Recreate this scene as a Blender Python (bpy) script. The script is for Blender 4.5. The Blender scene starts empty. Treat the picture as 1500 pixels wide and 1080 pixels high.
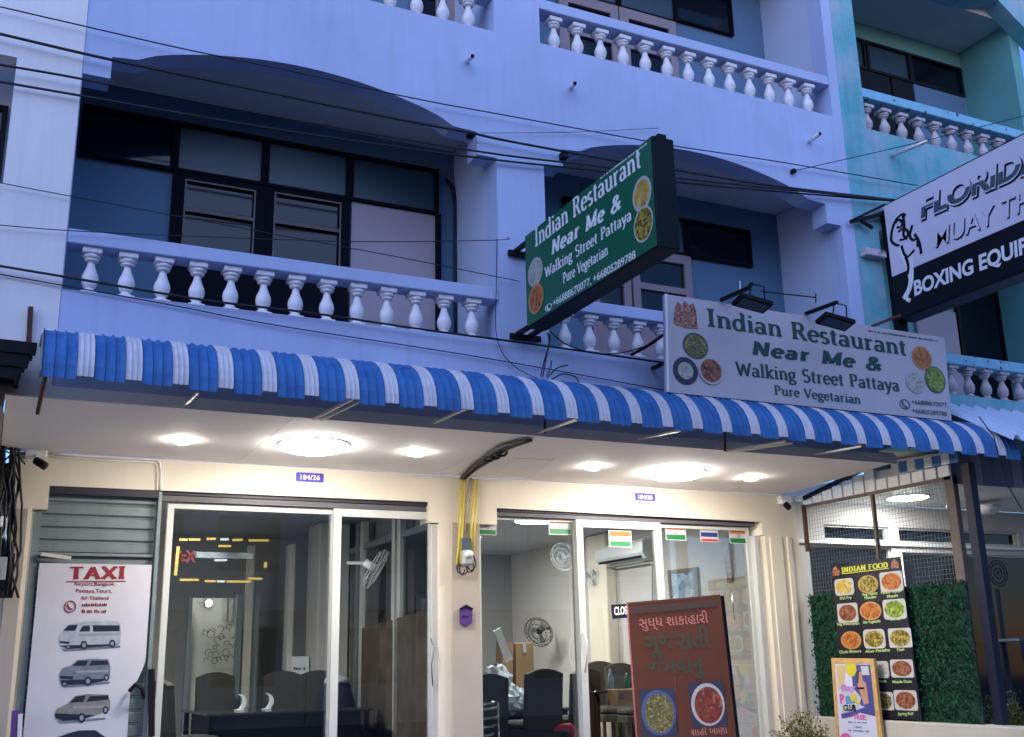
import bpy, math, random
from mathutils import Vector, Matrix
from mathutils.geometry import tessellate_polygon
random.seed(7)
R = math.radians
scn = bpy.context.scene
COL = scn.collection

# ------------------------------------------------------------------ camera
FPX, YAW, PITCH, ROLL = 1569.6, 0.451585, 0.265583, -0.02115     # photo is 1500 x 1080
CAM = Vector((0, 0, 1.6))
cy_, sy_, cp_, sp_, cr_, sr_ = math.cos(YAW), math.sin(YAW), math.cos(PITCH), math.sin(PITCH), math.cos(ROLL), math.sin(ROLL)
FW = Vector((sy_*cp_, cy_*cp_, sp_)); r0 = Vector((cy_, -sy_, 0)); u0 = r0.cross(FW)
RT = cr_*r0 + sr_*u0; UP = -sr_*r0 + cr_*u0
cd = bpy.data.cameras.new('camera'); cam = bpy.data.objects.new('camera', cd); COL.objects.link(cam)
cam.matrix_world = Matrix(((RT.x, UP.x, -FW.x, CAM.x), (RT.y, UP.y, -FW.y, CAM.y), (RT.z, UP.z, -FW.z, CAM.z), (0, 0, 0, 1)))
cd.sensor_width = 36; cd.lens = 36*FPX/1500; cd.clip_end = 500; cd.clip_start = .05
scn.camera = cam

# ------------------------------------------------------------------ sky, dusk glow, exposure
SKY_STRENGTH, EXPOSURE = 0.13, 2.35
w = bpy.data.worlds.new('World'); scn.world = w; w.use_nodes = True
nt = w.node_tree; nt.nodes.clear()
sk = nt.nodes.new('ShaderNodeTexSky'); sk.sky_type = 'NISHITA'; sk.sun_disc = False
sk.sun_elevation = R(4); sk.sun_rotation = R(200); sk.altitude = 0; sk.air_density = 1.0; sk.dust_density = 0.3; sk.ozone_density = 4.0
tint = nt.nodes.new('ShaderNodeMix'); tint.data_type = 'RGBA'; tint.blend_type = 'MULTIPLY'; tint.inputs[0].default_value = 1
tint.inputs[7].default_value = (1.0, 0.80, 0.97, 1)
bg = nt.nodes.new('ShaderNodeBackground'); bg.inputs[1].default_value = SKY_STRENGTH
wo = nt.nodes.new('ShaderNodeOutputWorld')
nt.links.new(sk.outputs[0], tint.inputs[6]); nt.links.new(tint.outputs[2], bg.inputs[0]); nt.links.new(bg.outputs[0], wo.inputs[0])
sd = bpy.data.lights.new('dusk_glow', 'SUN'); sd.energy = 0.60; sd.angle = R(110); sd.color = (0.58, 0.68, 1.0)
sun = bpy.data.objects.new('dusk_glow', sd); COL.objects.link(sun)
sun.rotation_euler = Vector((0.42, 0.85, -0.22)).to_track_quat('-Z', 'Y').to_euler()
scn.view_settings.view_transform = 'Standard'; scn.view_settings.look = 'None'
scn.view_settings.gamma = 1; scn.view_settings.use_curve_mapping = False
scn.view_settings.exposure = EXPOSURE
scn.cycles.use_denoising = True
scn.cycles.max_bounces = 7; scn.cycles.transparent_max_bounces = 12
scn.cycles.sample_clamp_indirect = 6
LAMP = 1.25

# ------------------------------------------------------------------ helpers
def lin(h):
    h = h.lstrip('#'); c = [int(h[i:i+2], 16)/255 for i in (0, 2, 4)]
    return tuple((x/12.92 if x <= .04045 else ((x+.055)/1.055)**2.4) for x in c)
def mat(name, c, rough=.6, metal=0, var=.08, vscale=3, bump=.0, bscale=60, streak=0, spec=.5, c2=None, c2scale=2, c2lo=.5, c2hi=.6, trans=0, alpha=None):
    """procedural material: base colour with two noises, optional vertical streaks, bump and patches of a second colour"""
    m = bpy.data.materials.new(name); m.use_nodes = True; n = m.node_tree; b = n.nodes['Principled BSDF']
    if isinstance(c, str): c = lin(c)
    b.inputs['Roughness'].default_value = rough; b.inputs['Metallic'].default_value = metal
    b.inputs['Specular IOR Level'].default_value = spec
    tc = n.nodes.new('ShaderNodeTexCoord')
    nz = n.nodes.new('ShaderNodeTexNoise'); nz.inputs['Scale'].default_value = vscale; nz.inputs['Detail'].default_value = 6
    n.links.new(tc.outputs['Object'], nz.inputs['Vector'])
    mx = n.nodes.new('ShaderNodeMix'); mx.data_type = 'RGBA'
    mx.inputs[6].default_value = (*[x*(1-var) for x in c], 1); mx.inputs[7].default_value = (*[min(1, x*(1+var)) for x in c], 1)
    rp = n.nodes.new('ShaderNodeMapRange'); rp.inputs[1].default_value = .3; rp.inputs[2].default_value = .7
    n.links.new(nz.outputs[0], rp.inputs[0]); n.links.new(rp.outputs[0], mx.inputs[0])
    out = mx.outputs[2]
    if c2:
        if isinstance(c2, str): c2 = lin(c2)
        n2 = n.nodes.new('ShaderNodeTexNoise'); n2.inputs['Scale'].default_value = c2scale; n2.inputs['Detail'].default_value = 8; n2.inputs['Roughness'].default_value = .65
        n.links.new(tc.outputs['Object'], n2.inputs['Vector'])
        r2 = n.nodes.new('ShaderNodeMapRange'); r2.inputs[1].default_value = c2lo; r2.inputs[2].default_value = c2hi
        n.links.new(n2.outputs[0], r2.inputs[0])
        m2 = n.nodes.new('ShaderNodeMix'); m2.data_type = 'RGBA'; m2.inputs[7].default_value = (*c2, 1)
        n.links.new(out, m2.inputs[6]); n.links.new(r2.outputs[0], m2.inputs[0]); out = m2.outputs[2]
    if streak:
        mp = n.nodes.new('ShaderNodeMapping'); mp.inputs['Scale'].default_value = (9, 9, .7)
        n3 = n.nodes.new('ShaderNodeTexNoise'); n3.inputs['Scale'].default_value = 1.3; n3.inputs['Detail'].default_value = 5
        n.links.new(tc.outputs['Object'], mp.inputs[0]); n.links.new(mp.outputs[0], n3.inputs['Vector'])
        r3 = n.nodes.new('ShaderNodeMapRange'); r3.inputs[1].default_value = .5; r3.inputs[2].default_value = .75; r3.inputs[4].default_value = streak
        n.links.new(n3.outputs[0], r3.inputs[0])
        m3 = n.nodes.new('ShaderNodeMix'); m3.data_type = 'RGBA'; m3.inputs[7].default_value = (*[x*.45 for x in c], 1)
        n.links.new(out, m3.inputs[6]); n.links.new(r3.outputs[0], m3.inputs[0]); out = m3.outputs[2]
    n.links.new(out, b.inputs['Base Color'])
    if bump:
        n4 = n.nodes.new('ShaderNodeTexNoise'); n4.inputs['Scale'].default_value = bscale; n4.inputs['Detail'].default_value = 4
        n.links.new(tc.outputs['Object'], n4.inputs['Vector'])
        bp = n.nodes.new('ShaderNodeBump'); bp.inputs['Strength'].default_value = bump; bp.inputs['Distance'].default_value = .01
        n.links.new(n4.outputs[0], bp.inputs['Height']); n.links.new(bp.outputs[0], b.inputs['Normal'])
    return m
def emit(name, c, s):
    m = bpy.data.materials.new(name); m.use_nodes = True; n = m.node_tree; b = n.nodes['Principled BSDF']
    if isinstance(c, str): c = lin(c)
    b.inputs['Base Color'].default_value = (.8, .8, .8, 1) if s > .3 else (*[x*.15 for x in c], 1)
    b.inputs['Emission Color'].default_value = (*c, 1); b.inputs['Emission Strength'].default_value = s
    return m
def glassmat(name, tint=(.9, .93, .93), refl=.05):
    m = bpy.data.materials.new(name); m.use_nodes = True; n = m.node_tree; n.nodes.clear()
    o = n.nodes.new('ShaderNodeOutputMaterial'); t = n.nodes.new('ShaderNodeBsdfTransparent'); t.inputs[0].default_value = (*tint, 1)
    g = n.nodes.new('ShaderNodeBsdfGlossy'); g.inputs['Roughness'].default_value = .015
    f = n.nodes.new('ShaderNodeFresnel'); f.inputs[0].default_value = 1.5
    a = n.nodes.new('ShaderNodeMath'); a.operation = 'MULTIPLY_ADD'; a.inputs[1].default_value = 1.6; a.inputs[2].default_value = refl-.05; a.use_clamp = True
    mx = n.nodes.new('ShaderNodeMixShader')
    n.links.new(f.outputs[0], a.inputs[0]); n.links.new(a.outputs[0], mx.inputs[0]); n.links.new(t.outputs[0], mx.inputs[1]); n.links.new(g.outputs[0], mx.inputs[2]); n.links.new(mx.outputs[0], o.inputs[0])
    return m
def foodmat(name, cols, scale=30, rough=.45, dim=.8):
    """mottled print: voronoi cells in several colours"""
    m = bpy.data.materials.new(name); m.use_nodes = True; n = m.node_tree; b = n.nodes['Principled BSDF']; b.inputs['Roughness'].default_value = rough
    tc = n.nodes.new('ShaderNodeTexCoord'); v = n.nodes.new('ShaderNodeTexVoronoi'); v.inputs['Scale'].default_value = scale
    n.links.new(tc.outputs['Object'], v.inputs['Vector'])
    sp = n.nodes.new('ShaderNodeSeparateColor'); n.links.new(v.outputs['Color'], sp.inputs[0])
    cr = n.nodes.new('ShaderNodeValToRGB'); el = cr.color_ramp.elements; cr.color_ramp.interpolation = 'LINEAR'
    while len(el) < len(cols): el.new(.5)
    for i, c in enumerate(cols): el[i].position = i/(len(cols)-1); el[i].color = (*[q*dim for q in lin(c)], 1)
    n.links.new(sp.outputs[0], cr.inputs[0])
    nz = n.nodes.new('ShaderNodeTexNoise'); nz.inputs['Scale'].default_value = scale*2.2; n.links.new(tc.outputs['Object'], nz.inputs['Vector'])
    mx = n.nodes.new('ShaderNodeMix'); mx.data_type = 'RGBA'; mx.blend_type = 'MULTIPLY'; mx.inputs[0].default_value = .55
    n.links.new(cr.outputs[0], mx.inputs[6]); n.links.new(nz.outputs[0], mx.inputs[7])
    n.links.new(mx.outputs[2], b.inputs['Base Color'])
    return m

BASE = {}
class G:
    def __init__(s): s.v = []; s.f = []; s.sm = []
    def add(s, vs, fs, smooth=False):
        k = len(s.v); s.v += [tuple(x) for x in vs]; s.f += [tuple(i+k for i in f) for f in fs]; s.sm += [smooth]*len(fs); return s
    def box(s, x0, x1, y0, y1, z0, z1):
        vs = [(x0,y0,z0),(x1,y0,z0),(x1,y1,z0),(x0,y1,z0),(x0,y0,z1),(x1,y0,z1),(x1,y1,z1),(x0,y1,z1)]
        return s.add(vs, [(0,3,2,1),(4,5,6,7),(0,1,5,4),(1,2,6,5),(2,3,7,6),(3,0,4,7)])
    def bbox(s, x0, x1, y0, y1, z0, z1, b=.01):
        """box with chamfered edges"""
        vs = []
        for z, i in ((z0, b), (z0+b, 0), (z1-b, 0), (z1, b)):
            a0, a1, c0, c1 = x0+i, x1-i, y0+i, y1-i
            vs += [(a0+b,c0,z),(a1-b,c0,z),(a1,c0+b,z),(a1,c1-b,z),(a1-b,c1,z),(a0+b,c1,z),(a0,c1-b,z),(a0,c0+b,z)]
        fs = [tuple(range(7,-1,-1)), tuple(range(24,32))]
        for k in range(3):
            for i in range(8): j = (i+1) % 8; fs.append((k*8+i, k*8+j, k*8+8+j, k*8+8+i))
        return s.add(vs, fs)
    def obb(s, a, b, wx, hy, up=(0,0,1)):
        """rectangular bar from a to b"""
        a = Vector(a); b = Vector(b); d = (b-a).normalized(); up = Vector(up); x = d.cross(up)
        if x.length < 1e-4: x = d.cross(Vector((1,0,0)))
        x.normalize(); y = x.cross(d); vs = []
        for p in (a, b):
            for q, r in ((-1,-1),(1,-1),(1,1),(-1,1)): vs.append(p + x*q*wx/2 + y*r*hy/2)
        return s.add(vs, [(0,1,2,3),(7,6,5,4),(0,4,5,1),(1,5,6,2),(2,6,7,3),(3,7,4,0)])
    def tube(s, pts, r, n=6, rs=None):
        pts = [Vector(p) for p in pts]; vs = []; m = len(pts); px = None
        for i, p in enumerate(pts):
            d = (pts[min(i+1, m-1)]-pts[max(i-1, 0)]).normalized()
            if px is None: px = d.cross(Vector((0,0,1))) if abs(d.z) < .95 else d.cross(Vector((1,0,0)))
            px = (px - d*px.dot(d)).normalized(); y = d.cross(px); rr = rs[i] if rs else r
            for k in range(n): a = 2*math.pi*k/n; vs.append(p + px*math.cos(a)*rr + y*math.sin(a)*rr)
        fs = [(i*n+k, i*n+(k+1)%n, (i+1)*n+(k+1)%n, (i+1)*n+k) for i in range(m-1) for k in range(n)]
        fs += [tuple(range(n-1,-1,-1)), tuple((m-1)*n+k for k in range(n))]
        return s.add(vs, fs, True)
    def lathe(s, prof, n=16, c=(0,0,0)):
        vs = []
        for z, r in prof:
            for k in range(n): a = 2*math.pi*k/n; vs.append((c[0]+r*math.cos(a), c[1]+r*math.sin(a), c[2]+z))
        m = len(prof)
        fs = [(i*n+k, i*n+(k+1)%n, (i+1)*n+(k+1)%n, (i+1)*n+k) for i in range(m-1) for k in range(n)]
        fs += [tuple(range(n-1,-1,-1)), tuple((m-1)*n+k for k in range(n))]
        return s.add(vs, fs, True)
    def poly(s, fn, outer, h0, h1, holes=()):
        """2D polygon with holes, extruded; fn(x, y, h) -> 3D; h1 is the visible (front) side"""
        loops = [list(outer)] + [list(h) for h in holes]
        def area(l): return sum(l[i][0]*l[(i+1)%len(l)][1]-l[(i+1)%len(l)][0]*l[i][1] for i in range(len(l)))/2
        if area(loops[0]) < 0: loops[0].reverse()
        for l in loops[1:]:
            if area(l) > 0: l.reverse()
        flat = [p for l in loops for p in l]; N = len(flat)
        tr = tessellate_polygon([[Vector((p[0], p[1], 0)) for p in l] for l in loops])
        vs = [fn(p[0], p[1], h1) for p in flat] + [fn(p[0], p[1], h0) for p in flat]; fs = []
        for t in tr:
            a, b, c = (flat[i] for i in t)
            if (b[0]-a[0])*(c[1]-a[1])-(c[0]-a[0])*(b[1]-a[1]) < 0: t = (t[0], t[2], t[1])
            fs.append(tuple(t)); fs.append((t[0]+N, t[2]+N, t[1]+N))
        k = 0
        for l in loops:
            m = len(l)
            for i in range(m): j = (i+1) % m; fs.append((k+i, k+i+N, k+j+N, k+j))
            k += m
        return s.add(vs, fs)
    def mesh(s, name, m, off=(0,0,0)):
        me = bpy.data.meshes.new(name); me.from_pydata([(x-off[0], y-off[1], z-off[2]) for x, y, z in s.v], [], s.f)
        me.polygons.foreach_set('use_smooth', s.sm)
        me.materials.append(m); me.update(); return me
    def obj(s, name, m, parent=None, loc=None):
        off = loc if loc is not None else (BASE.get(parent.name, (0,0,0)) if parent else (0,0,0))
        o = bpy.data.objects.new(name, s.mesh(name, m, off)); COL.objects.link(o)
        if parent:
            o.parent = parent
            if loc is not None: b = BASE[parent.name]; o.location = [loc[i]-b[i] for i in range(3)]
            BASE[o.name] = off
        elif loc is not None: o.location = loc; BASE[o.name] = tuple(loc)
        else: BASE[o.name] = (0,0,0)
        return o
def inst(name, me, parent, loc, rot=None, scale=None):
    o = bpy.data.objects.new(name, me); COL.objects.link(o); b = BASE.get(parent.name, (0,0,0)) if parent else (0,0,0)
    o.parent = parent; o.location = [loc[i]-b[i] for i in range(3)]
    if rot: o.rotation_euler = rot
    if scale: o.scale = scale
    BASE[o.name] = tuple(loc); return o
def tag(o, label, cat, group=None, kind=None):
    if label: o['label'] = label
    if cat: o['category'] = cat
    if group: o['group'] = group
    if kind: o['kind'] = kind
    return o
def thing(name, label, cat, loc=(0,0,0), group=None):
    o = bpy.data.objects.new(name, None); COL.objects.link(o); o.location = loc; BASE[o.name] = tuple(loc); o.empty_display_size = .1
    return tag(o, label, cat, group)
def copy_tree(o, parent=None):
    c = o.copy(); COL.objects.link(c); c.parent = parent; BASE[c.name] = BASE.get(o.name, (0,0,0))
    for ch in list(o.children): copy_tree(ch, c)
    return c

def ray(x, y): return FW + RT*((x-750)/FPX) + UP*((540-y)/FPX)
def PY(x, y, Y): d = ray(x, y); return CAM + d*(Y/d.y)
def PZ(x, y, Z): d = ray(x, y); return CAM + d*((Z-CAM.z)/d.z)
def PX(x, y, X): d = ray(x, y); return CAM + d*(X/d.x)
class Pl:
    """a real plane: origin, u to the right, v up, n towards the street"""
    def __init__(s, O, u=(1,0,0), v=(0,0,1)): s.O = Vector(O); s.u = Vector(u).normalized(); s.v = Vector(v).normalized(); s.n = s.u.cross(s.v).normalized()
    def uv(s, px, py):
        d = ray(px, py); q = CAM + d*(s.n.dot(s.O-CAM)/s.n.dot(d)) - s.O
        uu, vv, c = q.dot(s.u), q.dot(s.v), s.u.dot(s.v); k = 1-c*c
        return ((uu-c*vv)/k, (vv-c*uu)/k)
    def pt(s, x, y, h=0): return s.O + s.u*x + s.v*y + s.n*h
    def q(s, *pix): return [s.uv(*p) for p in pix]
FACE = lambda Y: Pl((0, Y, 0))
SIDE = lambda X: Pl((X, 0, 0), (0,-1,0), (0,0,1))      # faces -X
def xz(Y0):    # front towards the street, h grows towards the street
    return lambda x, y, h: (x, Y0-h, y)

# ---- stroke lettering: serif skeletons drawn with a broad pen
def arc(cx, cy, rx, ry, a0, a1, n=10): return [(cx+rx*math.cos(R(a0+(a1-a0)*i/n)), cy+ry*math.sin(R(a0+(a1-a0)*i/n))) for i in range(n+1)]
GL = {
 ' ': (.34, [], []),
 'I': (.36, [[(.18,0),(.18,.68)]], [(.05,.31,0),(.05,.31,.68)]),
 'n': (.57, [[(.14,0),(.14,.46)], arc(.29,.27,.15,.18,180,0)+[(.44,0)]], [(.04,.24,0),(.34,.54,0),(.04,.14,.45)]),
 'd': (.56, [arc(.25,.22,.17,.22,0,360,16), [(.42,0),(.42,.72)]], [(.32,.42,.71),(.42,.52,0)]),
 'i': (.28, [[(.14,0),(.14,.46)], [(.14,.6),(.14,.67)]], [(.04,.24,0),(.04,.14,.45)]),
 'a': (.5, [arc(.22,.31,.15,.14,150,0)+[(.37,.0)], arc(.21,.13,.14,.12,0,360,12)], [(.37,.47,0)]),
 'R': (.66, [[(.15,0),(.15,.68)], [(.15,.68),(.3,.68)]+arc(.31,.52,.16,.16,90,-90)+[(.15,.36)], [(.33,.36),(.54,0)]], [(.05,.27,0),(.05,.15,.67),(.46,.63,0)]),
 'P': (.58, [[(.15,0),(.15,.68)], [(.15,.68),(.3,.68)]+arc(.31,.51,.17,.17,90,-90)+[(.15,.34)]], [(.05,.27,0),(.05,.15,.67)]),
 'e': (.48, [arc(.24,.23,.18,.23,0,320,14), [(.06,.25),(.42,.25)]], []),
 's': (.4, [arc(.2,.345,.12,.115,35,265)+arc(.2,.115,.13,.115,85,-145)], []),
 't': (.36, [[(.16,.6),(.16,.12)]+arc(.26,.12,.1,.11,180,290,6), [(.04,.45),(.31,.45)]], []),
 'u': (.57, [[(.13,.46),(.13,.18)]+arc(.28,.18,.15,.17,180,360), [(.43,.46),(.43,0)]], [(.03,.13,.45),(.33,.43,.45),(.43,.53,0)]),
 'r': (.42, [[(.14,0),(.14,.46)], arc(.28,.28,.14,.16,180,60,8)], [(.04,.26,0),(.04,.14,.45)]),
 'W': (.92, [[(.08,.68),(.27,0)], [(.27,0),(.46,.62)], [(.46,.62),(.65,0)], [(.65,0),(.84,.68)]], [(0,.16,.67),(.76,.92,.67)]),
 'V': (.64, [[(.08,.68),(.32,0)], [(.32,0),(.56,.68)]], [(0,.18,.67),(.47,.64,.67)]),
 'l': (.28, [[(.14,0),(.14,.72)]], [(.04,.24,0),(.04,.14,.71)]),
 'k': (.54, [[(.14,0),(.14,.72)], [(.4,.45),(.14,.18)], [(.22,.27),(.43,0)]], [(.04,.24,0),(.04,.14,.71),(.32,.5,.45),(.36,.53,0)]),
 'g': (.5, [arc(.22,.29,.15,.16,0,360,14), arc(.24,-.1,.18,.1,0,360,14), [(.12,.16),(.1,.06),(.2,.01),(.34,.0)], [(.34,.4),(.46,.46)]], []),
 'S': (.54, [arc(.27,.515,.17,.165,35,260)+arc(.27,.18,.19,.18,85,-145)], []),
 'y': (.52, [[(.08,.46),(.27,.02)], [(.45,.46),(.24,-.1),(.16,-.21),(.08,-.2)]], [(0,.17,.45),(.36,.52,.45)]),
 'N': (.68, [[(.13,0),(.13,.68)], [(.13,.68),(.53,0)], [(.53,0),(.53,.68)]], [(.03,.23,0),(.03,.13,.67),(.43,.63,.67)]),
 'M': (.84, [[(.14,0),(.14,.68)], [(.14,.68),(.42,.05)], [(.42,.05),(.7,.68)], [(.7,.68),(.7,0)]], [(.03,.24,0),(.03,.14,.67),(.7,.81,.67),(.6,.81,0)]),
 '&': (.72, [[(.64,.0),(.2,.48)]+arc(.3,.56,.12,.12,205,-40,8), [(.38,.47),(.13,.24)]+arc(.27,.15,.17,.15,160,330,8), [(.42,.08),(.6,.36)]], []),
 'T': (.62, [[(.31,0),(.31,.68)], [(.04,.66),(.58,.66)]], [(.2,.42,0)]),
 'A': (.68, [[(.34,.68),(.1,0)], [(.34,.68),(.58,0)], [(.18,.22),(.5,.22)]], [(.01,.19,0),(.49,.67,0)]),
 'X': (.66, [[(.1,.68),(.56,0)], [(.56,.68),(.1,0)]], [(.01,.19,.67),(.47,.65,.67),(.01,.19,0),(.47,.65,0)]),
 'D': (.68, [[(.15,0),(.15,.68)], [(.15,.68),(.28,.68)]+arc(.28,.34,.27,.34,90,-90,14)+[(.15,0)]], []),
 'O': (.7, [arc(.35,.34,.27,.34,0,360,20)], []),
 'F': (.58, [[(.15,0),(.15,.68)], [(.15,.67),(.52,.67)], [(.15,.36),(.42,.36)]], [(.05,.28,0)]),
}
def strip(g, pl, tf, pts, hi, lo, h):
    """a stroke of varying width along pts"""
    m = len(pts); vs = []; closed = (Vector(pts[0])-Vector(pts[-1])).length < 1e-5
    for i in range(m):
        if closed: a = pts[i-1] if i > 0 else pts[m-2]; b = pts[i+1] if i < m-1 else pts[1]
        else: a = pts[max(i-1, 0)]; b = pts[min(i+1, m-1)]
        dx, dy = b[0]-a[0], b[1]-a[1]; L = math.hypot(dx, dy) or 1; dx /= L; dy /= L
        wd = lo + (hi-lo)*abs(dy)**1.3 if (dy <= 0 or dx == 0 or abs(dx) < .3 or closed or m > 3) else lo*1.5
        nx, ny = -dy*wd/2, dx*wd/2
        vs += [pl.pt(*tf(pts[i][0]+nx, pts[i][1]+ny), h), pl.pt(*tf(pts[i][0]-nx, pts[i][1]-ny), h)]
    g.add(vs, [(2*i, 2*i+1, 2*i+3, 2*i+2) for i in range(m-1)])
def seriftext(pl, s, p0, p1, ptop, m, parent, hi=.105, lo=.035, slant=0, track=0, h=.004, name='lettering', level=False):
    a = pl.uv(*p0); b = pl.uv(*p1); t = pl.uv(*ptop); adv = sum(GL[c][0]+track for c in s)
    ex, ey = b[0]-a[0], b[1]-a[1]; L = math.hypot(ex, ey); ex /= L; ey /= L
    if level: ex, ey = 1, 0
    sx = L/adv; hy = abs((t[1]-a[1]))/.68; g = G(); x = 0; k = 0
    for c in s:
        if c == ' ' and g.v: g.obj(name, m, parent); g = G()
        ad, st, se = GL[c]
        def tf(qx, qy, x=x): X = (x+qx+slant*qy)*sx; Y = qy*hy; return (a[0]+ex*X-ey*Y*0, a[1]+ey*X+Y)
        for q in st: k += 1; strip(g, pl, tf, q, hi, lo, h+k*2e-5)
        for x0, x1, y in se:
            k += 1; e = 1.15*lo; y0 = y-e/2 if y else -e*.1; vs = [pl.pt(*tf(*q), h+k*2e-5) for q in ((x0,y0),(x1,y0),(x1,y0+e),(x0,y0+e))]; g.add(vs, [(0,1,2,3)])
        x += ad+track
    return g.obj(name, m, parent)
def sanstext(pl, s, p0, p1, ptop, m, parent, bold=0, slant=0, h=.004, name='lettering', ref=None, clip=None, level=False):
    def build(t):
        c = bpy.data.curves.new('t', 'FONT'); c.body = t; c.size = 1; c.offset = bold; c.resolution_u = 4
        o = bpy.data.objects.new('t', c); me = bpy.data.meshes.new_from_object(o); vs = [v.co.copy() for v in me.vertices]; fs = [tuple(p.vertices) for p in me.polygons]
        bpy.data.objects.remove(o); bpy.data.curves.remove(c); bpy.data.meshes.remove(me); return vs, fs
    vs, fs = build(s)
    if not vs: return None
    rv = build(ref)[0] if ref else vs
    if clip:
        import bmesh
        me = bpy.data.meshes.new('c'); me.from_pydata(vs, [], fs); bm = bmesh.new(); bm.from_mesh(me)
        bmesh.ops.bisect_plane(bm, geom=bm.verts[:]+bm.edges[:]+bm.faces[:], plane_co=(0, clip, 0), plane_no=(0, 1, 0), clear_outer=True)
        bm.to_mesh(me); bm.free(); vs = [v.co.copy() for v in me.vertices]; fs = [tuple(p.vertices) for p in me.polygons]; bpy.data.meshes.remove(me)
    x0 = min(v.x for v in rv); x1 = max(v.x for v in rv); capv = build('H')[0]; ch = max(v.y for v in capv)
    a = pl.uv(*p0); b = pl.uv(*p1); t = pl.uv(*ptop); ex, ey = b[0]-a[0], b[1]-a[1]; L = math.hypot(ex, ey); ex /= L; ey /= L
    if level: ex, ey = 1, 0
    sx = L/(x1-x0); sy = abs(t[1]-a[1])/ch; g = G()
    V = []
    for v in vs: X = (v.x-x0)*sx + slant*v.y*sy; V.append(pl.pt(a[0]+ex*X, a[1]+ey*X+v.y*sy, h))
    g.add(V, fs); return g.obj(name, m, parent)
def ell(pl, c, rx, ry, n=20, rot=0):
    """ellipse outline on a plane from pixel centre and pixel radii"""
    o = pl.uv(*c); dx = pl.uv(c[0]+rx, c[1]); dy = pl.uv(c[0], c[1]-ry)
    a = abs(dx[0]-o[0]); b = abs(dy[1]-o[1])
    return [(o[0]+a*math.cos(2*math.pi*i/n), o[1]+b*math.sin(2*math.pi*i/n)) for i in range(n)]
def rrect(pl, c, rx, ry, k=.3, n=5, tilt=0):
    o = pl.uv(*c); a = abs(pl.uv(c[0]+rx, c[1])[0]-o[0]); b = abs(pl.uv(c[0], c[1]-ry)[1]-o[1]); r = min(a, b)*k; out = []
    for qx, qy, s in ((1,1,0),(-1,1,90),(-1,-1,180),(1,-1,270)):
        out += [(qx*(a-r)+r*math.cos(R(s+90*i/n)), qy*(b-r)+r*math.sin(R(s+90*i/n))) for i in range(n+1)]
    ct, st = math.cos(tilt), math.sin(tilt)
    return [(o[0]+x*ct-y*st, o[1]+x*st+y*ct) for x, y in out]

# ------------------------------------------------------------------ materials
M = {}
M['blue']   = mat('blue_wall_paint', (.44,.51,.74), .8, var=.06, vscale=1.1, bump=.2, bscale=22, streak=.15, c2=(.38,.45,.64), c2scale=.9, c2lo=.5, c2hi=.8)
M['blueside'] = mat('pale_blue_wall_paint', (.50,.56,.72), .75, var=.04, vscale=1.2, bump=.1, bscale=25)
M['white']  = mat('white_wall_paint', (.78,.75,.77), .8, var=.05, vscale=1.4, bump=.2, bscale=20, streak=.14)
M['bal']    = mat('white_baluster_paint', (.80,.76,.79), .65, var=.10, vscale=14, bump=.15, bscale=60, c2=(.50,.48,.52), c2scale=9, c2lo=.60, c2hi=.78)
M['ceil']   = mat('balcony_ceiling_paint', (.62,.62,.62), .8, var=.04)
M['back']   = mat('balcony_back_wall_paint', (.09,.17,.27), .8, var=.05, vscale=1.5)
M['turq']   = mat('turquoise_wall_paint', (.11,.41,.47), .75, var=.15, vscale=3, bump=.2, bscale=18, streak=.3, c2=(.40,.44,.55), c2scale=2.2, c2lo=.42, c2hi=.74)
M['turqrail'] = mat('turquoise_rail_paint', (.22,.50,.66), .7, var=.1, vscale=6, c2=(.03,.03,.04), c2scale=9, c2lo=.60, c2hi=.64)
M['turqin'] = mat('turquoise_inner_wall_paint', (.12,.34,.34), .8, var=.1, vscale=2)
M['oldbal'] = mat('weathered_baluster_paint', (.52,.46,.50), .75, var=.2, vscale=12, c2=(.10,.07,.07), c2scale=7, c2lo=.52, c2hi=.66)
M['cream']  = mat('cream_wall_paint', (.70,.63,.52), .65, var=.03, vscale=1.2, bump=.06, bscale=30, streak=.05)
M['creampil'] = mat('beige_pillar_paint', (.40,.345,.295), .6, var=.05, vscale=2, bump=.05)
M['soffit'] = mat('white_soffit_board', (.80,.74,.71), .8, var=.03, vscale=1.5)
M['frame']  = mat('white_aluminium_frame', (.50,.51,.49), .4, var=.03, vscale=6)
M['greyframe'] = mat('grey_aluminium_frame', (.20,.22,.23), .5, var=.05, vscale=6, metal=.3)
M['head_and_shade'] = mat('dark_header_and_shade', (.03,.03,.045), .5, var=.1, spec=.3)
M['midhead'] = mat('brown_grey_header_metal', (.10,.095,.105), .5, var=.1, spec=.3)
M['shutter'] = mat('grey_green_shutter_metal', (.18,.22,.23), .45, var=.1, vscale=5, metal=.2, streak=.15)
M['darkwood'] = mat('dark_window_frame_paint', (.005,.005,.010), .8, spec=.1, var=.1)
M['pinkframe'] = mat('faded_window_frame_paint', (.27,.21,.23), .6, var=.1)
M['dulltrim'] = mat('dull_window_trim', (.13,.11,.11), .6)
M['darkpane'] = mat('dark_window_glass', (.004,.006,.012), .06, var=0, spec=.36)
M['bluepane'] = mat('frosted_transom_glass', (.022,.05,.07), .35, var=.05, spec=.5)
M['panel']  = mat('pale_door_panel', (.36,.30,.34), .6, var=.04, vscale=2)
M['awnblue'] = mat('blue_awning_sheet', (.040,.170,.43), .65, var=.10, vscale=6, bump=.05, c2=(.02,.10,.36), c2scale=5, c2lo=.5, c2hi=.75, streak=.3)
M['awnwhite'] = mat('white_awning_sheet', (.72,.68,.72), .6, var=.06, vscale=8, streak=.25)
M['pale']   = mat('pale_blue_corrugated_sheet', (.60,.70,.88), .5, var=.05)
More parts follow.
